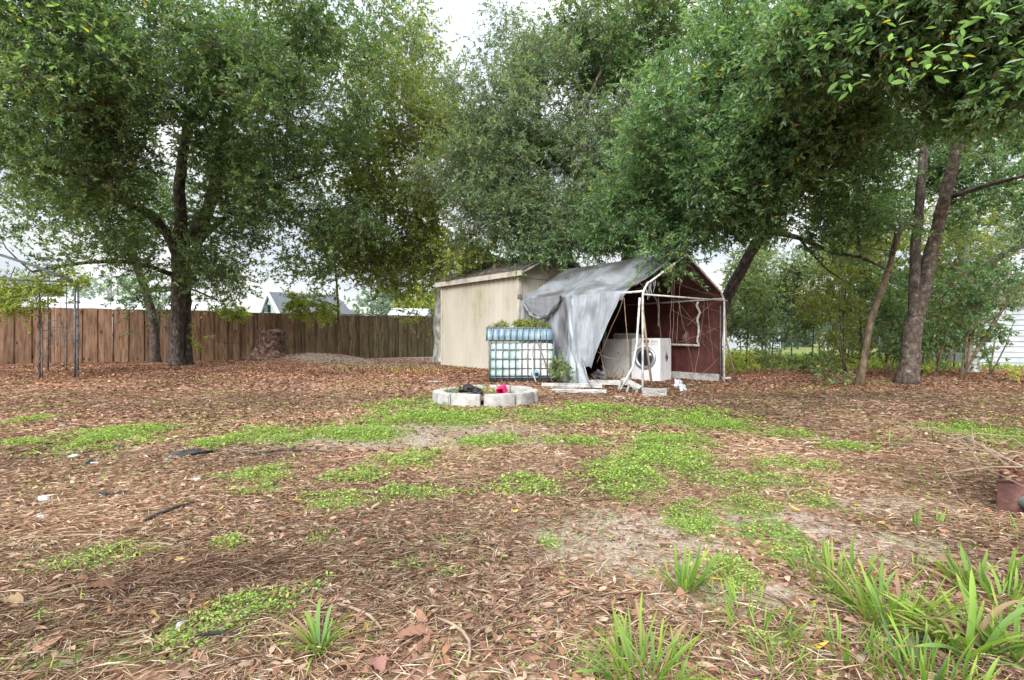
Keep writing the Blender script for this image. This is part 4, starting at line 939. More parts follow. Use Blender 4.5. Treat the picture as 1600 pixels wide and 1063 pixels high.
# ------------------------------------------------------------------ trees
tree('oak_tree', 'thick-trunked evergreen oak with spreading limbs left of the stump', 'tree', [
  ('trunk', [(277,572,15.6,.225),(276,500,15.6,.205),(281,440,15.6,.20),(279,396,15.5,.19),(284,340,15.2,.17),(281,280,14.9,.15),(290,210,14.6,.11),(300,120,14.3,.07),(312,20,14,.04)]),
  ('limb', [(279,400,15.5,.17),(250,350,15,.13),(205,318,14,.12),(165,292,13,.10),(105,272,12,.07),(30,255,11,.05)]),
  ('limb', [(280,395,15.5,.16),(318,335,15,.13),(332,290,14.8,.12),(352,200,14.3,.08),(400,110,13.6,.06),(470,55,13,.035)]),
  ('limb', [(284,410,15.5,.1),(340,350,14.8,.07),(410,300,14.2,.05),(500,265,14,.03)]),
  ('limb', [(270,430,15.5,.08),(215,412,14.6,.06),(140,410,13.6,.045),(50,425,12.4,.03)]),
  ('limb', [(205,318,14,.06),(150,220,12.8,.05),(85,150,11.4,.035),(20,90,10,.03)]),
  ('limb', [(165,292,13,.05),(80,235,12.2,.04),(15,178,11.4,.03),(-60,160,10.8,.02)])],
 [(60,50,10.5,150,100,2.2,1.3),(220,40,12,170,100,2.8,1.2),(400,40,13,160,90,3,1.1),(560,35,13.5,105,70,2.5,.9),(60,160,11,130,85,2,1.2),(220,170,12,150,90,2.6,1.2),(380,170,13,150,90,3,1.1),(510,160,14,100,90,2.5,.8),
  (100,262,12,130,55,1.8,1.0),(240,310,13,110,60,2,1.1),(350,300,14,120,65,2.4,1.0),(460,300,14.5,90,75,2.3,.7),(450,385,15,80,50,1.8,1.0),(260,400,14.2,100,40,1.5,.9),(360,425,15,80,35,1.5,.9),(540,330,15,60,60,1.6,.7),(130,390,13,110,40,1.6,.55),(560,110,14,70,70,2,.5)],
 640, 350, 26, .105, .042, 'oak', .78, 'bark', gap=.40, yellow=.014,
 near={'L':.115,'W':.055,'n':8,'rr':.3,'at':[((random.uniform(5,170), random.uniform(5,130), random.uniform(7.5,8.6)), .28) for _ in range(9)]})
tree('oak_tree', 'slender dark oak stem standing just right of the thick trunk', 'tree', [
  ('trunk', [(293,571,15.9,.15),(291,510,15.9,.13),(293,450,16,.12),(302,400,16.2,.11),(330,330,16.3,.09),(350,250,16.5,.07),(370,160,16.8,.04)])],
 [(360,230,16.6,100,90,2,1),(330,330,16.5,90,60,1.6,.8),(420,120,17,100,90,2,.8)], 90, 300, 22, .11, .05, 'oak', .8, gap=.42, seedoff=9)
tree('leaning_tree', 'dark leaning tree left of the thick trunk close to the fence', 'tree', [
  ('trunk', [(242,560,17.2,.15),(240,500,17.2,.13),(222,440,16.8,.12),(208,395,16.4,.11),(205,340,16,.09),(180,260,15.4,.06),(160,180,15,.04)]),
  ('limb', [(226,452,16.8,.05),(290,450,16.4,.035),(340,470,16,.02)])],
 [(180,330,16,130,60,1.8,1),(245,475,16.2,55,40,.9,.6),(120,240,15.6,120,70,2,.9),(60,330,16,90,50,1.6,.4),(340,440,16.4,70,35,1.2,.5)], 110, 300, 22, .10, .045, 'oak', .7, gap=.43, seedoff=19)
tree('lichen_tree', 'tall lichen-grey trunk beside the left corner of the shed with yellow-green crown', 'tree', [
  ('trunk', [(688,560,17.6,.22),(687,500,17.6,.19),(688,440,17.6,.18),(680,380,17.6,.17),(672,330,17.6,.15),(655,260,17.6,.12),(640,185,17.6,.09),(622,135,17.6,.05),(610,80,17.6,.03)]),
  ('limb', [(676,350,17.6,.1),(700,300,17.2,.07),(735,255,16.8,.05),(760,190,16.5,.03)]),
  ('limb', [(660,290,17.6,.08),(610,290,17.4,.06),(560,310,17.2,.04),(530,350,17,.02)]),
  ('limb', [(686,420,17.6,.07),(640,380,17.4,.05),(590,385,17.2,.04)]),
  ('limb', [(648,215,17.6,.05),(600,190,17.4,.04),(555,160,17.2,.02)])],
 [(625,170,17.6,100,90,2.2,.9),(600,90,17.6,90,60,2,.7),(640,260,17.6,110,75,2.4,1.2),(590,350,17.6,90,60,2,1),(690,340,17.2,80,55,1.8,1),(600,425,17.6,95,45,1.6,1.3),(530,400,17.8,60,60,1.4,.8),(645,395,17.2,70,40,1.4,1),(720,260,17,70,70,1.8,.8),(700,410,16.8,55,35,1.2,.7),(540,270,17.4,60,80,1.6,.6),(655,480,19,50,30,1,.25),(690,170,17.6,35,60,1.6,1.1),(665,60,17.8,30,50,1.6,.7),(735,400,15.2,45,17,.9,2.2),(700,395,16,35,25,.9,1.2)],
 400, 330, 22, .105, .05, 'olive', .85, 'bark_lichen', gap=.40, seedoff=31)
tree('grey_leaf_tree', 'tall narrow-leaved grey-green tree rising behind the shed roof', 'tree', [
  ('trunk', [(905,560,16.6,.24),(900,470,16.4,.21),(880,380,16,.19),(860,320,15.6,.15),(845,240,15.2,.11),(840,150,15,.07),(835,60,15,.04)]),
  ('limb', [(866,330,15.7,.1),(820,285,15.2,.08),(795,245,14.9,.05),(770,190,14.6,.03)]),
  ('limb', [(880,380,16,.09),(800,330,15,.06),(740,320,14.4,.04)]),
  ('limb', [(850,260,15.3,.08),(900,190,15,.06),(940,110,14.6,.04)])],
 [(800,95,15,60,75,1.5,.8),(850,180,14.6,110,90,2.2,1.2),(760,230,14.4,75,70,1.8,.9),(870,290,14.2,130,75,2.2,1.3),(790,320,14,90,50,1.6,1),(870,360,13.6,110,38,1.4,1.2),(950,200,14.2,90,90,2,1),(950,330,13,90,55,1.6,1.2),(740,370,14.6,45,22,.8,.6),(725,175,14.8,40,45,1.2,.9),(690,250,14.8,50,60,1.4,.8),(900,90,15.4,70,70,1.6,.7)],
 470, 420, 28, .10, .028, 'grey', .72, 'bark', gap=.38, seedoff=43, yellow=.02)
tree('tall_oak', 'tall dark upright oak rising directly behind the shelter ridge', 'tree', [
  ('trunk', [(985,560,16.4,.24),(983,470,16.4,.21),(980,400,16.3,.19),(1000,300,16.2,.17),(1022,200,16,.14),(1034,110,16,.12),(1038,20,16,.09),(1040,-80,16,.06)]),
  ('limb', [(1012,240,16,.1),(1050,150,15.8,.08),(1058,60,15.8,.06),(1062,-40,15.8,.04)]),
  ('limb', [(1003,290,16.1,.1),(1060,190,15.6,.08),(1085,120,15.4,.06),(1130,60,15,.04)]),
  ('limb', [(990,350,16.2,.08),(940,280,15.6,.06),(900,230,15.2,.04)])],
 [(940,40,15.5,100,70,2,1.2),(1040,30,15.5,80,70,1.8,.4),(1000,270,15.6,90,60,2,.9),(1090,40,15,80,80,2,.7),(930,140,15.4,70,60,1.6,.8),(1080,300,15.6,110,60,2,.9)],
 230, 360, 24, .11, .046, 'oak', .78, 'bark', gap=.42, seedoff=57)
tree('overhanging_oak', 'large glossy oak whose leaning trunk rises right of the shelter and overhangs its roof', 'tree', [
  ('trunk', [(1108,566,13.2,.16),(1125,500,13.1,.15),(1142,452,13,.14),(1170,400,12.8,.13),(1202,352,12.5,.125),(1225,300,12.1,.14),(1250,220,11.5,.11),(1270,130,10.8,.08),(1290,40,10,.05)]),
  ('limb', [(1200,356,12.5,.1),(1150,310,11.8,.08),(1080,270,11,.06),(1010,250,10.4,.04)]),
  ('limb', [(1196,362,12.5,.07),(1250,372,11.6,.055),(1300,395,11,.04),(1345,402,10.6,.03),(1400,430,10.2,.015)]),
  ('limb', [(1250,374,11.6,.03),(1290,420,11.2,.02),(1330,445,10.9,.012)]),
  ('limb', [(1232,280,12,.09),(1180,200,10.8,.07),(1110,150,10.6,.035),(1060,120,10.2,.012)]),
  ('limb', [(1150,312,11.8,.05),(1100,350,11,.04),(1050,385,10.5,.03),(1035,415,10.2,.012)]),
  ('limb', [(1260,180,11.2,.06),(1320,120,10.4,.035),(1370,60,9.8,.012)])],
 [(1080,200,9.6,100,60,1.4,1.1),(1180,60,9.5,110,80,1.8,1.2),(1120,120,10.5,110,60,1.8,.8),(1010,320,11.6,100,50,1.4,1.3),(1120,290,10.2,120,55,1.5,1.4),(1090,344,10.9,130,30,1.2,1.4),(1230,290,10.8,100,50,1.5,.9),(1230,200,9.6,100,70,1.6,1.0),(1310,240,9.6,90,60,1.5,.8),
  (1310,130,9,90,80,1.6,1),(960,366,12,80,24,.9,1.3),(1045,404,10.1,28,16,.35,2.0),(1290,345,10.8,90,26,1.1,.6),(1220,140,8.4,90,60,1.2,.7),(880,398,12.6,32,8,.4,.9),(820,388,13.4,55,16,.8,1.8),(765,422,14,18,14,.35,1.4)],
 520, 430, 28, .094, .033, 'gloss', .62, 'bark', gap=.44, seedoff=71, yellow=.012,
 near={'L':.12,'W':.042,'n':9,'at':[((random.uniform(1040,1330), random.uniform(10,300), random.uniform(7.2,8.2)), .22) for _ in range(10)]})
tree('forked_tree', 'stout forked brown trunk on the mound at the right, its crown overhead', 'tree', [
  ('trunk', [(1417,605,10.5,.185),(1421,560,10.5,.175),(1427,510,10.5,.165),(1438,470,10.5,.145),(1450,420,10.45,.122),(1461,370,10.4,.112),(1475,310,10.2,.106),(1500,220,10,.10),(1535,130,9.6,.085),(1575,40,9.2,.07),(1600,-40,9,.05)]),
  ('limb', [(1429,505,10.5,.13),(1428,440,10.5,.10),(1432,380,10.6,.09),(1437,310,10.6,.085),(1445,230,10.6,.075),(1455,150,10.6,.06),(1460,60,10.6,.04)]),
  ('limb', [(1434,355,10.6,.05),(1412,350,10.4,.045),(1400,380,10.3,.04),(1395,400,10.3,.02)]),
  ('limb', [(1482,310,10.2,.05),(1535,292,9.6,.04),(1620,270,8.8,.025)]),
  ('limb', [(1540,130,9.6,.07),(1470,70,9,.045),(1380,60,8.4,.032),(1290,100,8,.018),(1230,140,7.8,.006)]),
  ('limb', [(1560,80,9.3,.045),(1500,115,8.4,.03),(1430,140,7.6,.016),(1360,150,7.2,.005)]),
  ('limb', [(1510,215,10,.05),(1570,180,9,.04),(1640,150,8,.03)])],
 [(1380,50,7,110,70,1.2,1),(1480,30,6.6,110,60,1.2,1.1),(1570,90,6.6,90,80,1.2,1.2),(1440,130,7.2,60,35,1,.35),(1590,190,8.4,50,50,1.1,.8),(1420,200,9,40,40,1,.4),(1330,130,7.6,80,55,1.1,1),(1380,300,11.4,50,60,1.1,.6),(1550,330,12.4,70,40,1.2,.5),(1345,365,10.6,70,30,1.2,.6),(1600,260,9.6,40,50,1,.5),(1290,60,7,80,60,1.1,.9),(1510,255,12.4,90,50,1.2,.7),(1565,300,12,60,40,1,.5),(1400,230,11.4,40,50,1,.5),(1470,230,12.4,80,60,1.2,.45),(1250,110,7,60,40,.8,.8)],
 450, 380, 24, .088, .034, 'gloss', .5, 'bark_warm', gap=.42, seedoff=83, yellow=.02,
 near={'L':.115,'W':.042,'n':10,'at':[((x, y, z), .16) for x, y, z in ((1395,60,4.6),(1420,90,4.5),(1450,110,4.4),(1475,75,4.5),(1330,130,5),(1570,70,4.2),(1540,105,4.3),(1495,40,4.4),(1370,30,4.8),(1590,130,4.3),(1300,60,5.2),(1560,25,4.2))]})
tree('slim_tree', 'slim tan-barked young trunk leaning right just left of the forked tree', 'tree', [
  ('trunk', [(1342,604,10.4,.075),(1350,560,10.4,.065),(1360,505,10.4,.062),(1377,455,10.4,.058),(1392,410,10.4,.052),(1400,372,10.4,.045),(1420,352,10.4,.035),(1445,345,10.3,.02)])],
 [(1400,330,10.3,50,30,.8,1)], 18, 200, 18, .09, .035, 'gloss', .4, 'bark_tan', seedoff=91)
tree('pale_tree', 'pale-barked leafless-looking tree behind the forked trunk in front of the white building', 'tree', [
  ('trunk', [(1516,572,14.6,.19),(1515,500,14.6,.17),(1512,440,14.6,.16),(1508,405,14.6,.14),(1490,360,14.5,.1),(1478,320,14.4,.07),(1470,250,14.4,.04)]),
  ('limb', [(1512,430,14.6,.12),(1540,415,14,.10),(1580,392,13.2,.085),(1640,365,12.4,.06)]),
  ('limb', [(1508,405,14.6,.08),(1514,350,14.6,.06),(1520,290,14.8,.04)]),
  ('limb', [(1510,440,14.6,.05),(1480,405,14.8,.035),(1450,380,15,.02)])],
 [(1500,360,14.8,90,50,1.6,.9),(1570,330,14.4,60,40,1.4,.4),(1470,430,15,60,40,1.2,.5)], 55, 160, 16, .10, .045, 'olive', .65, 'bark_lichen', gap=.42, seedoff=97)
# undergrowth and saplings on the right
def sapling(label, bx, by, D, tips, blobs, n, pal='gloss', per=120, name='sapling', cat='sapling', group='saplings in the undergrowth on the right', L_=.085, W_=.038, cr=.32, bark='bark_tan', gap=.36):
    limbs = []
    for i, (tx, ty, td2) in enumerate(tips):
        mx, my = (bx+tx)/2+random.uniform(-6,6), (by+ty)/2; limbs.append(('trunk' if i == 0 else 'stem', [(bx+i*3,by,D,.022),(mx,my,(D+td2)/2,.016),(tx,ty,td2,.006)]))
    return tree(name, label, cat, limbs, blobs, n, per, 14, L_, W_, PALK.get(pal, pal), cr, bark, group, 'leaf', gap, .1, .02, .9, None, 6, random.random()*50)
PALK = {}
sapling('arching sapling with several stems nearest the right edge', 1498, 592, 11, [(1575,470,10.6),(1600,430,10.2),(1560,400,11),(1530,470,11)], [(1555,470,10.8,55,60,.7,1),(1595,400,10.6,35,40,.6,.6),(1530,540,11,30,35,.6,.5)], 26)
sapling('multi-stemmed sapling right of the forked trunk', 1462, 588, 11.4, [(1500,470,11.2),(1480,430,11.6),(1525,500,11)], [(1490,480,11.4,45,55,.6,1),(1470,540,11.6,35,35,.5,.8),(1520,430,11.6,40,40,.6,.7)], 44)
sapling('thin sapling between the slim leaning trunk and the forked trunk', 1384, 585, 12.2, [(1400,490,12),(1440,470,12.2),(1370,460,12.4)], [(1395,520,12.2,40,45,.6,1),(1385,450,12.4,45,45,.7,1),(1420,560,12,25,22,.4,.5)], 44)
sapling('thin upright sapling left of the slim leaning trunk', 1318, 582, 13, [(1310,430,13),(1328,400,13.2),(1290,470,12.8)], [(1310,450,13,55,60,.9,1),(1320,540,13,45,30,.7,.9)], 56, 'olive')
sapling('spindly sapling with fine stems in the gap behind the slim trunk', 1345, 575, 14, [(1335,380,14),(1350,360,14.2)], [(1340,400,14,40,70,.8,1),(1335,480,14,45,40,.8,.6)], 44, 'olive')
sapling('bushy sapling in front of the white building', 1545, 585, 12.5, [(1560,480,12.5),(1585,500,12.3),(1530,470,12.6)], [(1530,530,12.6,22,30,.6,1),(1545,450,12.8,40,30,.6,.8)], 14)
for (lab_, x, y, D, rx, ry, n_, pal) in (
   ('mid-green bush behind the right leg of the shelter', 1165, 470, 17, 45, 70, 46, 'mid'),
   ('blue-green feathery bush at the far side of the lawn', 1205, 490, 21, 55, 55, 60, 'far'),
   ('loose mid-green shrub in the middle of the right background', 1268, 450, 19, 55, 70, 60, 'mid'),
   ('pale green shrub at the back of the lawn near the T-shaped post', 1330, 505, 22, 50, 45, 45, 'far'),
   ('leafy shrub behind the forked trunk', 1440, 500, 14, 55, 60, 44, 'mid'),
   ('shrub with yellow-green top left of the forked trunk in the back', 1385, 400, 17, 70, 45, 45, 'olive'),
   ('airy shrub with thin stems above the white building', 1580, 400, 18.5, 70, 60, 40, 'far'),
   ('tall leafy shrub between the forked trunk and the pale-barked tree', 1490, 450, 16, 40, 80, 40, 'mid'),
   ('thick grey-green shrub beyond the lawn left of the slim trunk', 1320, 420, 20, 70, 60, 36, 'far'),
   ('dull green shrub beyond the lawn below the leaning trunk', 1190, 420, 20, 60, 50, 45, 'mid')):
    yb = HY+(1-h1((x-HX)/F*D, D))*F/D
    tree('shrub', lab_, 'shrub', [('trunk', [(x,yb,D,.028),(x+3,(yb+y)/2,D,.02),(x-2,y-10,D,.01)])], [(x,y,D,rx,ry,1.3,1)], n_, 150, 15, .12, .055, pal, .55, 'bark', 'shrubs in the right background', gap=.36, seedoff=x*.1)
for (lab_, x, y, D, rx, ry) in (('low yellow-green weeds at the edge of the lawn beside the shelter', 1160, 560, 13.6, 24, 18),('low weeds at the back of the leaf litter, second patch from the shelter', 1205, 562, 14, 26, 14),
    ('low weeds at the back of the leaf litter, third patch from the shelter', 1255, 565, 13.6, 28, 13),('low weeds left of the slim leaning trunk', 1300, 570, 12.6, 28, 14),('small bush of weeds on the leaf litter in front of the slim trunk', 1292, 592, 10.6, 18, 9),
    ('yellowish weeds between the forked trunk and the saplings', 1460, 592, 10.9, 30, 10),('low yellow-green weeds under the saplings at the right edge', 1545, 598, 10.2, 50, 14),('green weeds at the foot of the fence by the leaning tree', 205, 566, 16, 22, 8),
    ('leafy weed beside the hanging tarpaulin and the tote', 874, 582, 10.4, 14, 22)):
    yb = HY+(1-h1((x-HX)/F*D, D))*F/D; y = min(y, yb-ry*.5)
    tree('weed_clump', lab_, 'weeds', [('trunk', [(x,yb,D,.012),(x+1,yb-8,D,.008)])], [(x,y,D,rx,ry,.45,1)], 10 if rx > 16 else 9, 80, 10, .085, .035, 'yellow' if 'yellow' in lab_ else 'mid', .24, 'bark_tan', 'weeds along the back of the yard', gap=.25, seedoff=x*.3)
tree('young_tree', 'thin young tree with yellow-green leaves in front of the fence right of the stump', 'tree', [
  ('trunk', [(531,562,18.6,.05),(529,500,18.6,.042),(526,440,18.6,.035),(520,380,18.6,.025),(516,330,18.6,.012)]), ('limb', [(528,480,18.6,.02),(500,470,18.2,.015),(475,488,18,.008)])],
 [(492,482,18.2,44,20,.8,1.3),(520,400,18.6,50,50,1.1,.35)], 34, 190, 16, .11, .05, 'yellow', .4, 'bark_tan', gap=.3)
tree('hanging_vine', 'yellow-green leafy vine hanging over the arbour at the left edge', 'vine', [
  ('trunk', [(66,585,11.2,.012),(64,500,11.2,.01),(50,450,11.2,.008)]), ('stem', [(50,450,11.2,.01),(10,452,11,.008),(-40,450,10.8,.006)])],
 [(15,480,11,40,16,.5,1.5),(45,452,11.2,55,14,.5,.9),(110,440,11.3,26,10,.3,.9),(0,450,11,50,24,.5,.6)], 38, 150, 14, .075, .035, 'yellow', .28, 'bark_tan', gap=.28)
tree('fence_shoot', 'yellow-green shoots hanging before the fence right of the thick trunk', 'tree', [('trunk', [(375,566,17.6,.02),(372,500,17.6,.016),(365,470,17.6,.01)])], [(365,488,17.6,30,12,.5,1),(300,520,16,10,18,.3,.3)], 12, 150, 14, .10, .045, 'yellow', .35, 'bark_tan', gap=.25)
tree('bare_tree', 'pale bare-branched tree beyond the left of the fence', 'tree', [('trunk', [(170,520,40,.25),(172,470,40,.18),(168,430,40,.08)])], [(170,450,40,55,18,3,1),(60,440,42,60,20,3,.5)], 26, 90, 12, .3, .14, 'far', 1.3, 'bark_lichen', gap=.3)
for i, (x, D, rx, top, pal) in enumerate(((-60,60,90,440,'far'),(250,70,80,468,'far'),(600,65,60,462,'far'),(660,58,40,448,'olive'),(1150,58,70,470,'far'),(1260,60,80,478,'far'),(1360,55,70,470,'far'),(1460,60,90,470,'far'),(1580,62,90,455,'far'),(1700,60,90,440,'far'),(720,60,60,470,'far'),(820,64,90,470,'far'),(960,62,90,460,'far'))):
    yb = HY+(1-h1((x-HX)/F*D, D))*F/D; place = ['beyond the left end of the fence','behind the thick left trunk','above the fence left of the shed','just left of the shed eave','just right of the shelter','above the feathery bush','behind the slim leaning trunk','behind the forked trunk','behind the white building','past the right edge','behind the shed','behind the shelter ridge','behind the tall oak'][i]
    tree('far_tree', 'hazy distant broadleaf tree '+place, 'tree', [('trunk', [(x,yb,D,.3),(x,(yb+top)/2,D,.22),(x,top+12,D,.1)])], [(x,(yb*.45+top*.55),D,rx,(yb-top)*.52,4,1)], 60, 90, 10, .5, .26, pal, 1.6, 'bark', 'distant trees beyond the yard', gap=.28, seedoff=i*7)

# plants in the tub on the tote, and weeds in the block ring
tree('tub_plant', 'strappy green and yellow plants growing in the blue tub on the tote', 'plant', [('trunk', [(815,510,10.6,.008),(815,504,10.6,.006)])], [(785,511,10.7,22,2,.22,1),(822,509,10.7,20,4,.22,1.4),(848,511,10.8,10,3,.2,.8)], 26, 60, 10, .11, .02, 'olive', .09, 'bark_tan', gap=.2)
for o_ in [o for o in SC.objects if o.name.startswith('tub_plant')]:
    pass

# ------------------------------------------------------------------ ground cover
def mesh_area(y0, y1, n):
    """random ground points inside the picture's field, uniform in area between two distances"""
    y = np.sqrt(rng.uniform(y0*y0, y1*y1, n)); x = rng.uniform(-1.12, 1.12, n)*y
    return x, y
def litter(n, y0, y1, Ln, Wd, pal, zoff=.004, tilt=.45, keep=None, fold=.25, six=False):
    x, y = mesh_area(y0, y1, n)
    if keep is not None:
        k = rng.random(n) < keep(x, y); x, y = x[k], y[k]
    n = len(x); z = H(x, y)+zoff+rng.random(n)*.012
    p = np.stack([x, y, z], 1); a = rng.uniform(0, 6.283, n)
    d = unit(np.stack([np.cos(a), np.sin(a), rng.normal(0, tilt*.4, n)], 1)); nrm = unit(np.stack([rng.normal(0, tilt, n), rng.normal(0, tilt, n), np.ones(n)], 1))
    s = rng.uniform(.6, 1.45, n); tone = .55+.95*fbm(x, y, 4.4, .9, 3); Ws = Wd*s*rng.uniform(.6, 1.3, n)
    if six:
        v, t = leaf6(p, d, nrm, Ln*s, Ws, fold, rng.normal(.1, .22, n)); i = rng.integers(0, len(pal), n); return v, t, np.repeat(pal[i]*tone[:, None]*rng.uniform(.7, 1.25, (n, 1)), 6, 0)
    v, t = leaf_arrays(p, d, nrm, Ln*s, Ws, .5, fold)
    i = rng.integers(0, len(pal), n); c = pal[i]*tone[:, None]*rng.uniform(.7, 1.25, (n, 1)); return v, t, np.repeat(c, 4, 0)
DRY = np.array([1.12,1.10,1.06])*np.array([[.13,.066,.045],[.17,.093,.062],[.22,.12,.08],[.27,.165,.115],[.33,.225,.165],[.31,.225,.165],[.10,.055,.038],[.20,.10,.06],[.25,.19,.145],[.145,.09,.068]])
STRAW = np.array([1.25,1.25,1.22])*np.array([[.36,.27,.19],[.29,.20,.135],[.43,.34,.25],[.22,.14,.095],[.25,.17,.12],[.48,.41,.32]])
WEED = 1.12*np.array([[.14,.235,.04],[.19,.31,.05],[.25,.38,.065],[.33,.45,.10],[.10,.18,.045],[.30,.34,.08],[.16,.28,.07]])
def merge(name, parts, m, label):
    off = 0; V = []; T_ = []; C_ = []
    for v, t, c in parts: V.append(v); T_.append(t+off); C_.append(c); off += len(v)
    o = link(name, np_mesh(name, np.concatenate(V), np.concatenate(T_), M[m], np.concatenate(C_))); return tag(o, label, None, None, 'stuff')
sandk = lambda x, y: 1-.8*ell(x, y, _SAND)**.7
bare = lambda x, y: np.clip((.35+1.3*fbm(x, y, 2.2, .9, 3)-.35)*sandk(x, y)*(1-.55*green(x, y)), .03, 1)
litp = [litter(72000, 1.1, 4.5, .037, .0145, DRY, keep=bare, six=True), litter(85000, 4.5, 9, .055, .026, DRY, keep=bare), litter(150000, 9, 21, .062, .032, DRY*np.array([1.14,1.0,.94]), tilt=.4, keep=lambda x, y: np.clip(bare(x, y)+.25, 0, 1)*((y-(15.7+(x+15.7)*.631) < 0)|(x > 0)))]
merge('leaf_litter', litp, 'litter', 'brown dead leaves covering the yard')
st_ = lambda x, y: np.clip(1.7*fbm(x, y, 6.2, .8, 3)-.3, .05, 1)*sandk(x, y)*(1-.5*green(x, y))
strp = [litter(120000, 1.1, 4.2, .10, .0028, STRAW, .010, .25, st_, .1), litter(100000, 4.2, 9.5, .13, .0055, STRAW, .01, .25, st_, .1)]
merge('dry_straw', strp, 'litter', 'pale dry grass stems and needles lying over the yard')
xq, yq = mesh_area(1.3, 8.5, 90000); kq = rng.random(90000) < np.clip(ell(xq, yq, _SAND)*1.3-.5, 0, 1)*.9; xq, yq = xq[kq], yq[kq]; nq = len(xq)
pq = np.stack([xq, yq, H(xq, yq)+.001], 1); aq = rng.uniform(0, 6.28, nq); vq, tq = leaf_arrays(pq, unit(np.stack([np.cos(aq), np.sin(aq), rng.uniform(0, .5, nq)], 1)), unit(rng.normal(size=(nq, 3))*.4+np.array([0,0,1])), rng.uniform(.004,.02,nq), rng.uniform(.003,.012,nq), .5, .5)
CR_ = np.array([[.30,.25,.20],[.2,.15,.11],[.40,.35,.29],[.14,.09,.06],[.26,.16,.10]]); merge('soil_crumbs', [(vq, tq, np.repeat(CR_[rng.integers(0,5,nq)]*rng.uniform(.7,1.2,(nq,1)), 4, 0))], 'litter', 'crumbs and chips scattered on the bare sandy soil')
# clover and small weeds
gk = lambda x, y: np.clip((green(x, y)-.24+1.5*(fbm(x, y, 3.4, 2.2, 3)-.5)+1.3*(fbm(x, y, 9.4, 9, 2)-.5))*1.0, 0, 1)**2.0
def weeds(n, y0, y1, s, lift, base=.0):
    x, y = mesh_area(y0, y1, n); k = rng.random(n) < np.maximum(gk(x, y), base*np.clip(2.2*fbm(x, y, 8.1, 1.3, 3)-1.0, 0, 1)); x, y = x[k], y[k]; n = len(x)
    x = x+rng.normal(0, s*.6, n); g = gk(x, y); z = H(x, y)+.004+rng.random(n)*lift*(.3+g); p = np.stack([x, y, z], 1); a = rng.uniform(0, 6.283, n)
    d = unit(np.stack([np.cos(a), np.sin(a), rng.uniform(-.2, .7, n)], 1)); nrm = unit(np.stack([rng.normal(0, .4, n), rng.normal(0, .4, n), np.ones(n)], 1))
    q = rng.uniform(.45, 1.6, n); v, t = leaf_arrays(p, d, nrm, s*q, s*.7*q*rng.uniform(.5,1.1,n), .55, .1); i = rng.integers(0, 7, n); c = WEED[i]*rng.uniform(.75, 1.2, (n, 1)); return v, t, np.repeat(c, 4, 0)
merge('clover_cover', [weeds(190000, 1.15, 3.2, .012, .03, .28), weeds(420000, 3.2, 6.5, .018, .05, .26), weeds(380000, 6.5, 11, .029, .05, .18)], 'weed', 'bright green clover and chickweed growing in low patches')
# far lawn and grass tufts beyond
def tufts(n, y0, y1, hgt, w, keep, pal):
    x, y = mesh_area(y0, y1, n); k = rng.random(n) < keep(x, y); x, y = x[k], y[k]; n = len(x); z = H(x, y); p = np.stack([x, y, z], 1)
    d = unit(np.stack([rng.normal(0, .4, n), rng.normal(0, .4, n), np.ones(n)], 1)); nrm = unit(rng.normal(size=(n, 3))*np.array([1,1,.2])); q = rng.uniform(.5, 1.3, n)
    v, t = leaf_arrays(p, d, nrm, hgt*q, w*q, .4, .1); return v, t, np.repeat(pal[rng.integers(0, len(pal), n)]*rng.uniform(.8, 1.2, (n, 1)), 4, 0)
merge('lawn_grass', [tufts(60000, 14, 26, .12, .03, lambda x, y: (sst(14, 16.5, y)*sst(5.5, 7.5, x)), WEED*np.array([1.1,1,1])), tufts(30000, 9.5, 16, .09, .02, lambda x, y: .25*np.clip(3*fbm(x, y, 4, .8, 2)-1.5, 0, 1)*sst(11,13,y)+ .3*(np.abs((x-9.5)/3)<1)*(np.abs((y-10.5)/1.5)<1)*0, WEED*np.array([1.5,1,1]))], 'weed', 'green grass of the lawn behind the trees on the right')
# thin upright seedlings of grass in the foreground
merge('grass_seedlings', [tufts(26000, 1.2, 6.5, .055, .0045, lambda x, y: np.clip(gk(x, y)*.6+.16*np.clip(2.4*fbm(x, y, 1.4, 1.1, 3)-1.1, 0, 1), 0, 1), WEED*np.array([1.2,1.02,1]))], 'weed', 'thin young grass blades coming through the litter')
# the largest dead leaves, one by one
LM = []
for q in range(9):
    Lq = random.uniform(.045, .07); Wq = Lq*random.uniform(.32, .5); cc = DRY[[1,2,3,4,2,3,5,1,8][q]]*random.uniform(1,1.25)
    if q == 7: cc = np.array([.62,.42,.05])
    vs = []; cu = random.uniform(-.25,.35); fo = random.uniform(.1,.45)
    for s_, ww in ((0,.03),(.12,.35),(.3,.85),(.5,1),(.7,.8),(.88,.4),(1,.02)):
        for sg in (-1, -.5, 0, .5, 1): vs.append((s_*Lq-Lq/2, sg*ww*Wq/2*(1+.1*random.uniform(-1,1)), abs(sg)*fo*Wq*ww*.5 + cu*Lq*(s_-.5)**2+random.uniform(-.001,.001)))
    tr = []
    for i in range(6):
        for j in range(4): a_ = i*5+j; tr += [(a_, a_+5, a_+6), (a_, a_+6, a_+1)]
    LM.append(np_mesh('fallen_leaf', np.array(vs), np.array(tr), M['litter'], np.tile(cc, (35, 1))))
def put_leaf(x, y, sc=1.0, k=None):
    o = link('fallen_leaf', LM[k if k is not None else random.choice([0,1,2,3,4,5,6,8,0,1,2,3,4,5,6,8,7])], ground, False)
    o.matrix_local = Matrix.Translation((x, y, h1(x, y)+.014)) @ Matrix.Rotation(random.uniform(0, 6.28), 4, 'Z') @ Matrix.Rotation(random.gauss(0, .22), 4, 'X') @ Matrix.Rotation(random.gauss(0, .22), 4, 'Y') @ Matrix.Scale(sc, 4)
cnt = 0
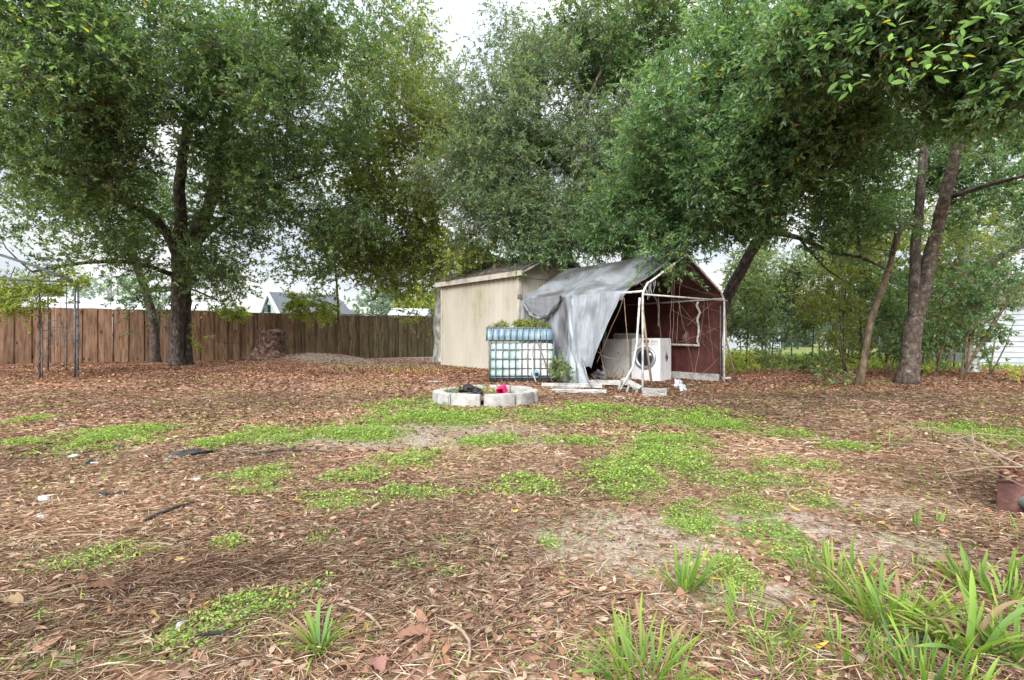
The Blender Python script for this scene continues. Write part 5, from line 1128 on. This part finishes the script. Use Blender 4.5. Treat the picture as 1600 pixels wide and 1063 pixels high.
while cnt < 250:
    y = math.sqrt(random.uniform(1.35**2, 3.3**2)); x = random.uniform(-1.02, 1.02)*y
    if random.random() > float(bare(np.array([x]), np.array([y]))[0])+.15: continue
    put_leaf(x, y, random.uniform(.8, 1.35)); cnt += 1
for (px, py, sc) in ((318,950,.75),(572,928,.7),(540,697,1.2),(805,803,.9),(1270,945,.9),(205,848,.8),(445,792,.9)):
    g_ = G(px, py); put_leaf(g_.x, g_.y, sc, 7)
bl = G(650, 1003)
def bigleaf(px, py, L_, W_, col, label, yaw, roll):
    c = G(px, py); mb = MB()
    def f(u, v):
        w = math.sin(math.pi*min(1, .04+u*.96))**.8*(1+.08*math.sin(u*15+v*2)); s_ = (v-.5)*2
        return ((u-.5)*L_, s_*w*W_/2, .22*W_*s_*s_*w + .10*L_*math.sin(u*3.5)+.004*math.sin(u*30+v*9))
    mb.grid(f, 22, 8); me = mb.mesh('large_leaf', M['litter']); a = me.color_attributes.new('col', 'FLOAT_COLOR', 'POINT'); a.data.foreach_set('color', [q for _ in range(len(mb.v)) for q in (*col, 1)])
    o = bpy.data.objects.new('large_leaf', me); COL.objects.link(o); o.location = c+Vector((0,0,.02)); o.rotation_euler = (R(roll), 0, R(yaw)); return tag(o, label, 'leaf', 'large curled dead leaves in the foreground')
bigleaf(650, 1003, .14, .045, (.22,.12,.08), 'largest curled brown leaf near the bottom centre of the yard', 14, 12)
bigleaf(592, 1050, .075, .05, (.26,.14,.115), 'reddish-brown broad leaf at the very bottom of the yard', -60, 5)
bigleaf(420, 945, .13, .07, (.26,.12,.07), 'dark curled leaf at the left above the clover', 20, 20) if False else bigleaf(160, 925, .11, .04, (.12,.065,.04), 'dark brown curled leaf at the left foreground', 8, 22)
bigleaf(20, 950, .10, .05, (.24,.17,.10), 'tan broad leaf at the far left foreground', -15, 8)

# dark needle heap, charred bits, scraps
x = rng.normal(0, 1, 2600)*.36; y = rng.normal(0, 1, 2600)*.13; c = G(345, 905); n = len(x); th = R(18)
X_ = c.x+x*math.cos(th)-y*math.sin(th); Y_ = c.y+x*math.sin(th)+y*math.cos(th); hgt_ = .05*np.exp(-(x/.4)**2-(y/.17)**2)
p = np.stack([X_, Y_, H(X_, Y_)+rng.random(n)*hgt_+.008], 1); a = rng.normal(.35, 1.1, n); d = unit(np.stack([np.cos(a), np.sin(a), rng.normal(0, .15, n)], 1))
v, t = leaf_arrays(p, d, unit(np.stack([rng.normal(0,.4,n), rng.normal(0,.4,n), np.ones(n)], 1)), np.full(n, .11), np.full(n, .003), .5, .1)
NEED = np.array([[.15,.085,.06],[.22,.135,.10],[.12,.07,.05],[.33,.22,.16]])*np.array([1.35,1.3,1.2])
merge('needle_heap', [(v, t, np.repeat(NEED[rng.integers(0,4,n)]*np.array([1.0,1.15,1.25]), 4, 0))], 'litter', 'low heap of dark red-brown pine needles')
def twig(px, py, L_, yaw, r, m, label, cat='stick', name='fallen_stick', bend=.1, lift=.015):
    c = G(px, py); pts = []
    for k in range(6):
        q = k/5-.5; x_ = c.x+math.cos(R(yaw))*L_*q - math.sin(R(yaw))*bend*L_*math.sin(math.pi*(q+.5)); y_ = c.y+math.sin(R(yaw))*L_*q+math.cos(R(yaw))*bend*L_*math.sin(math.pi*(q+.5)); pts.append(Vector((x_, y_, h1(x_, y_)+r+lift)))
    mb = MB(); b_ = pts[0]; mb.tube([q-b_ for q in pts], [r*.7, r, r, r*.9, r*.8, r*.4], 6, wob=.2); o = mb.build(name, M[m]); o.location = b_
    return tag(o, label, cat, 'sticks lying on the ground')
twig(270, 805, .34, 75, .011, 'charred', 'short blackened stick lying in line with the view at the left')
twig(440, 888, .20, -4, .007, 'charred', 'dark stick at the end of the needle heap')
twig(455, 711, .75, 4, .008, 'charred', 'thin black stick lying across the yard left of centre')
twig(335, 1003, .14, 12, .006, 'charred', 'small dark stick in the clover at the bottom left')
twig(245, 858, .16, -6, .005, 'stick', 'short brown twig below the blackened stick')
twig(100, 850, .5, 3, .006, 'stick', 'thin brown twig near the left edge')
twig(325, 1035, .24, 50, .003, 'stick', 'thin pale straw-like stem at the bottom left')
twig(560, 972, .28, -40, .006, 'stick', 'brown twig lying left of the largest curled leaf')
twig(705, 1010, .30, -65, .006, 'stick', 'pale curved twig right of the largest curled leaf', bend=.18)
twig(1390, 700, 1.5, -22, .005, 'stick', 'long thin stem lying across the leaf litter at the right', bend=.04, lift=.03)
twig(1270, 690, .5, 20, .006, 'stick', 'thin twig on the litter left of the long stem')
twig(1250, 775, .3, 35, .006, 'stick', 'small bent twig right of the big clover patch', bend=.2)
for i, (px, py, s_, m_, lab_) in enumerate(((190,702,.12,'charred','black charred scrap at the upper left of the burnt area'),(140,728,.10,'charred','dark scrap left of the grey rag'),(300,712,.22,'charred','largest black charred heap in the burnt area'),(165,778,.12,'charred','charred scrap at the left below the grey rag'),
      (185,776,.08,'charred','small charred scrap touching the lower charred one'),(260,722,.07,'rag','light grey rag beside the black charred heap'),(143,728,.07,'rag','pale grey scrap in the middle of the burnt area'),(68,783,.085,'rag','white crumpled paper scrap near the left edge'),(62,812,.06,'rag','smaller white scrap below the crumpled paper'),
      (305,752,.06,'rag','pale scrap below the burnt area'),(283,978,.035,'rag','tiny white scrap in the clover at the bottom left'),(115,715,.06,'rag','grey scrap above the lower burnt area'),(1488,672,.03,'rag','tiny pale scrap at the far right litter'),(150,637,.10,'board','pale chip lying at the upper left of the yard'),(97,668,.10,'board','pale wood chip at the left edge of the clover'))):
    crumple('char_scrap' if m_ == 'charred' else 'scrap', G(px, py)+Vector((0,0,.010)), (s_*.62, s_*.34, s_*.2), m_, lab_, 'scrap', i*1.7+.3, .8, 'scraps strewn on the ground', 2)

# ------------------------------------------------------------------ strap-leaved clumps in the foreground
BM_ = []
for q in range(10):
    Lb = 1.0; curl = [.15,.3,.5,.8,1.1,.2,.4,.6,.05,.9][q]; w = .058*random.uniform(.7,1.2); vs = []; N = 8; px_, pz_ = 0, 0
    for i in range(N+1):
        s_ = i/N; ang_ = math.pi/2 - curl*s_*1.35; 
        if i: px_ += math.cos(ang_)/N; pz_ += math.sin(ang_)/N; 
        ww = w*(1.0-.15*s_)*(1 if s_ < .7 else max(.03, 1-((s_-.7)/.3)**1.6)); 
        for sg in (-1, 0, 1): vs.append((px_+(.012 if sg == 0 else 0)*(1), sg*ww/2 + .03*math.sin(s_*4+q*1.7)*s_, pz_))
    tr = []
    for i in range(N):
        for j in range(2): a_ = i*3+j; tr += [(a_, a_+3, a_+4), (a_, a_+4, a_+1)]
    cc = np.array([[.13,.27,.045],[.17,.33,.05],[.21,.38,.06],[.15,.30,.07],[.24,.40,.06],[.10,.23,.07],[.17,.31,.06],[.22,.37,.05],[.27,.43,.07],[.19,.30,.05]])[q]
    g_ = np.repeat(np.linspace(0, 1, N+1), 3)[:, None]; col = cc*(.9+.25*g_)+np.array([.10,.06,0])*(g_**4); col = col*np.array([.85,.8,.85]); tipk = np.clip((g_-.86)/.14, 0, 1)*(q % 2); col = col*(1-tipk)+np.array([.30,.22,.10])*tipk; BM_.append(np_mesh('blade', np.array(vs), np.array(tr), M['weed'], col, True))
dbl = BM_[3].copy(); cc_ = np.ones((27, 4), np.float32); cc_[:, :3] = (.30,.21,.12); dbl.color_attributes['col'].data.foreach_set('color', cc_.ravel()); BM_.append(dbl)
BGS = {'up': (0,1,2,8,5), 'arch': (2,3,4,7,9), 'mix': (0,1,2,3,6,7,8), 'dark': (3,4,5,6)}
nblades = 0
def clump(px, py, hgt, spread, n, style, label, name='strap_leaf_plant', dark=False, tilt=.5, rise=1.0):
    global nblades
    c = G(px, py); root = empty(name, c, 0, label, 'plant', 'strap-leaved plants in the foreground')
    for k in range(int(n*1.35)):
        me = BM_[random.choice(BGS[style]) if random.random() > .1 else 10]; o = bpy.data.objects.new('blade', me); COL.objects.link(o); o.parent = root
        a_ = random.uniform(0, 6.283); r_ = spread*math.sqrt(random.random()); yaw = a_ + random.gauss(0, .5); s_ = hgt*random.uniform(.4, 1.04)
        x_, y_ = r_*math.cos(a_), r_*math.sin(a_)
        o.matrix_local = Matrix.Translation((x_, y_, h1(c.x+x_, c.y+y_)-c.z-.005)) @ Matrix.Rotation(yaw, 4, 'Z') @ Matrix.Rotation(random.gauss(tilt*(.4+r_/max(spread,.01)*.5), .16), 4, 'Y') @ Matrix.Rotation(random.gauss(0, .3), 4, 'Z') @ Matrix.Diagonal((s_, s_*WK[0], s_*rise, 1)); nblades += 1
    return root
WK = [1.0]
WK[0] = 1.35; clump(1068, 922, .20, .05, 30, 'up', 'upright green strap-leaved clump below the sandy patch')
WK[0] = .9; clump(1010, 1062, .21, .11, 75, 'mix', 'wide bright clump at the bottom edge right of centre')
clump(1385, 975, .25, .09, 70, 'mix', 'fine-leaved pale green clump in the middle of the right foreground'); 
WK[0] = 1.2; clump(1310, 912, .18, .11, 34, 'up', 'short broad-bladed clump left of the fine-leaved one')
clump(1510, 1020, .27, .07, 34, 'arch', 'large arching clump with spreading blades at the lower right')
clump(1445, 1075, .17, .13, 90, 'up', 'dense bright green clump at the bottom edge on the right')
clump(1565, 940, .21, .12, 50, 'up', 'upright bright clump at the right edge')
clump(1500, 910, .19, .04, 14, 'arch', 'few leaning blades left of the clump at the right edge')
WK[0] = 1.1; clump(500, 1020, .20, .025, 34, 'arch', 'dark arching rosette at the bottom left of centre')
clump(1170, 965, .14, .12, 30, 'mix', 'loose thin grass clump right of the upright clump', 'grass_clump'); clump(1220, 1050, .11, .08, 24, 'mix', 'small grass clump at the bottom between the wide and dense ones', 'grass_clump')
clump(705, 858, .13, .04, 8, 'arch', 'small arching tuft in the middle of the yard', 'grass_clump'); clump(768, 886, .10, .04, 7, 'mix', 'small yellowish tuft right of the arching one', 'grass_clump')
clump(1388, 697, .22, .10, 16, 'mix', 'fine grass tuft in the litter at the right middle', 'grass_clump'); clump(1328, 812, .12, .06, 8, 'mix', 'small tuft right of the big clover patches', 'grass_clump')
WK[0] = 1.4; clump(1432, 825, .17, .03, 4, 'up', 'two upright leaves above the right foreground clumps', 'iris_shoot'); clump(1465, 822, .15, .03, 4, 'up', 'pair of narrow upright leaves left of the rusty trough', 'iris_shoot')
clump(1432, 895, .09, .03, 4, 'up', 'tiny green shoots above the fine-leaved clump', 'iris_shoot'); WK[0] = .8
clump(1560, 700, .25, .25, 16, 'mix', 'weedy grass tuft behind the brush pile at the right edge', 'grass_clump'); clump(1585, 840, .14, .08, 9, 'mix', 'weeds at the foot of the rusty trough', 'grass_clump')
clump(1395, 760, .10, .05, 5, 'up', 'tiny tuft between the fine grass tuft and the shoots', 'grass_clump'); clump(938, 838, .08, .03, 5, 'up', 'small shoots on the left of the sandy patch', 'grass_clump'); clump(1000, 838, .09, .03, 5, 'up', 'small shoots at the top of the sandy patch', 'grass_clump')
clump(915, 1045, .12, .03, 8, 'mix', 'small pale tuft left of the wide bright clump', 'grass_clump'); clump(1145, 905, .12, .05, 8, 'arch', 'thin tuft beside the upright clump under the clover', 'grass_clump')

WK[0] = 1.1
clump(1590, 1030, .22, .09, 36, 'mix', 'green clump cut by the bottom right corner'); clump(1330, 1030, .14, .08, 20, 'mix', 'thin grassy tuft left of the dense bright clump', 'grass_clump')
clump(1255, 900, .12, .07, 16, 'up', 'small light green tuft at the near end of the clover band', 'grass_clump'); clump(1195, 1000, .13, .10, 22, 'mix', 'scattered grass tuft between the wide clump and the fine-leaved one', 'grass_clump')
clump(575, 1005, .08, .02, 8, 'mix', 'small leafy tuft right of the dark rosette', 'grass_clump'); clump(1110, 935, .09, .05, 10, 'mix', 'tiny green tuft at the foot of the upright clump', 'grass_clump')
# ------------------------------------------------------------------ rusty trough and brush pile at the right edge
c = G(1600, 826); tr = empty('rusty_trough', c, 0, 'rusty metal trough with a grey pipe end under the brush at the right edge', 'trough')
c = P(1558, 806, 2.92); c.z = h1(c.x, c.y)-.02; fd = Vector((.95, -.31, 0)); bd = Vector((.72, .69, 0)); hh_ = .19
mb = MB(); mb.grid(lambda u, v: c+fd*(v*.9)-bd*(.04*(1-u)*math.sin(v*2.6))+Vector((0,0,hh_*(1-u)+.02)), 8, 14); mb.build('front_plate', M['rust'], tr)
mb = MB(); mb.grid(lambda u, v: c+bd*(v*.5)+Vector((0,0,hh_*(1-u)+.02)), 4, 6); mb.build('end_plate', M['rust'], tr)
mb = MB(); up_ = Vector((0,0,hh_+.02)); mb.tube([c+bd*.5+up_, c+up_, c+fd*.9+up_], .011, 6); mb.build('rim', M['rust'], tr)
mb = MB(); n_ = 20; q0 = c+fd*.13+Vector((0,0,.10)); mb.tube([q0+bd*.06, q0-Vector((.02,.12,0))], .045, n_, caps=False); mb.tube([q0-Vector((.0,.0,0)), q0-Vector((.02,.118,0))], .038, n_, caps=False)
mb.build('pipe_end', M['bar'], tr)
bp_ = empty('brush_pile', c+Vector((.1,.4,.3)), 0, 'pile of dry branches and vines heaped over the rusty trough', 'brushwood')
for k in range(26):
    a = c+Vector((random.uniform(.0,.8), random.uniform(.05,.9), random.uniform(.15,.32))); yaw = random.uniform(0,6.28); L_ = random.uniform(.2,.55); b = a+Vector((math.cos(yaw)*L_, math.sin(yaw)*L_, random.uniform(-.15,.22))); m_ = (a+b)/2+Vector((random.uniform(-.08,.08),random.uniform(-.08,.08),random.uniform(0,.1)))
    r_ = random.choice((.003,.004,.006)); mb = MB(); mb.tube([a, (a+m_)/2+Vector((0,0,.01)), m_, b], [r_, r_, r_*.8, r_*.4], 5); mb.build('branch', M['stick'], bp_)
for (p0, p1, r_) in (((1503,684,4.4),(1610,738,3.5),.013),((1508,690,4.2),(1560,712,3.9),.009),((1500,682,4.4),(1530,722,4.0),.007)):
    mb = MB(); a, b = P(*p0), P(*p1); mb.tube([a, (a+b)/2+Vector((0,.02,.02)), b], [r_*.7, r_, r_], 6); mb.build('branch', M['stick'], bp_)
xx = rng.uniform(.02, .9, 900)+c.x; yy = rng.uniform(-.22, .45, 900)+c.y; n = 900; p = np.stack([xx, yy, c.z+.19+rng.random(n)*.07], 1)
p = p[((xx-c.x)*.31+(yy-c.y)*.95 > .03) & ((xx-c.x)*.69-(yy-c.y)*.72 > .03)]; n = len(p); a = rng.uniform(0, 6.283, n); v, t = leaf_arrays(p, unit(np.stack([np.cos(a), np.sin(a), rng.normal(0,.2,n)], 1)), unit(rng.normal(size=(n,3))*.5+np.array([0,0,1])), rng.uniform(.04,.09,n), rng.uniform(.02,.035,n), .5, .2)
o = link('leaf_fill', np_mesh('leaf_fill', v, t, M['litter'], np.repeat(DRY[rng.integers(0,9,n)], 4, 0)), tr); o['kind'] = 'stuff'
crumple('teal_bottle', G(1600, 1045)+Vector((0,0,.01)), (.05,.03,.018), 'tealp', 'dark teal plastic scrap at the bottom right corner', 'scrap', 2.0, .3) if 'tealp' in M else None
# weeds in the block ring
tree('ring_weed', 'thin green weeds growing inside the concrete block ring', 'weeds', [('trunk', [(770,612,8.5,.005),(771,606,8.5,.004)])], [(765,610,8.5,18,5,.2,1),(715,612,8.4,16,4,.2,.7)], 14, 50, 8, .05, .02, 'yellow', .12, 'bark_tan', gap=.1)
print('objects', len(SC.objects), 'tris', sum(len(m.polygons)*1.5 for m in bpy.data.meshes))
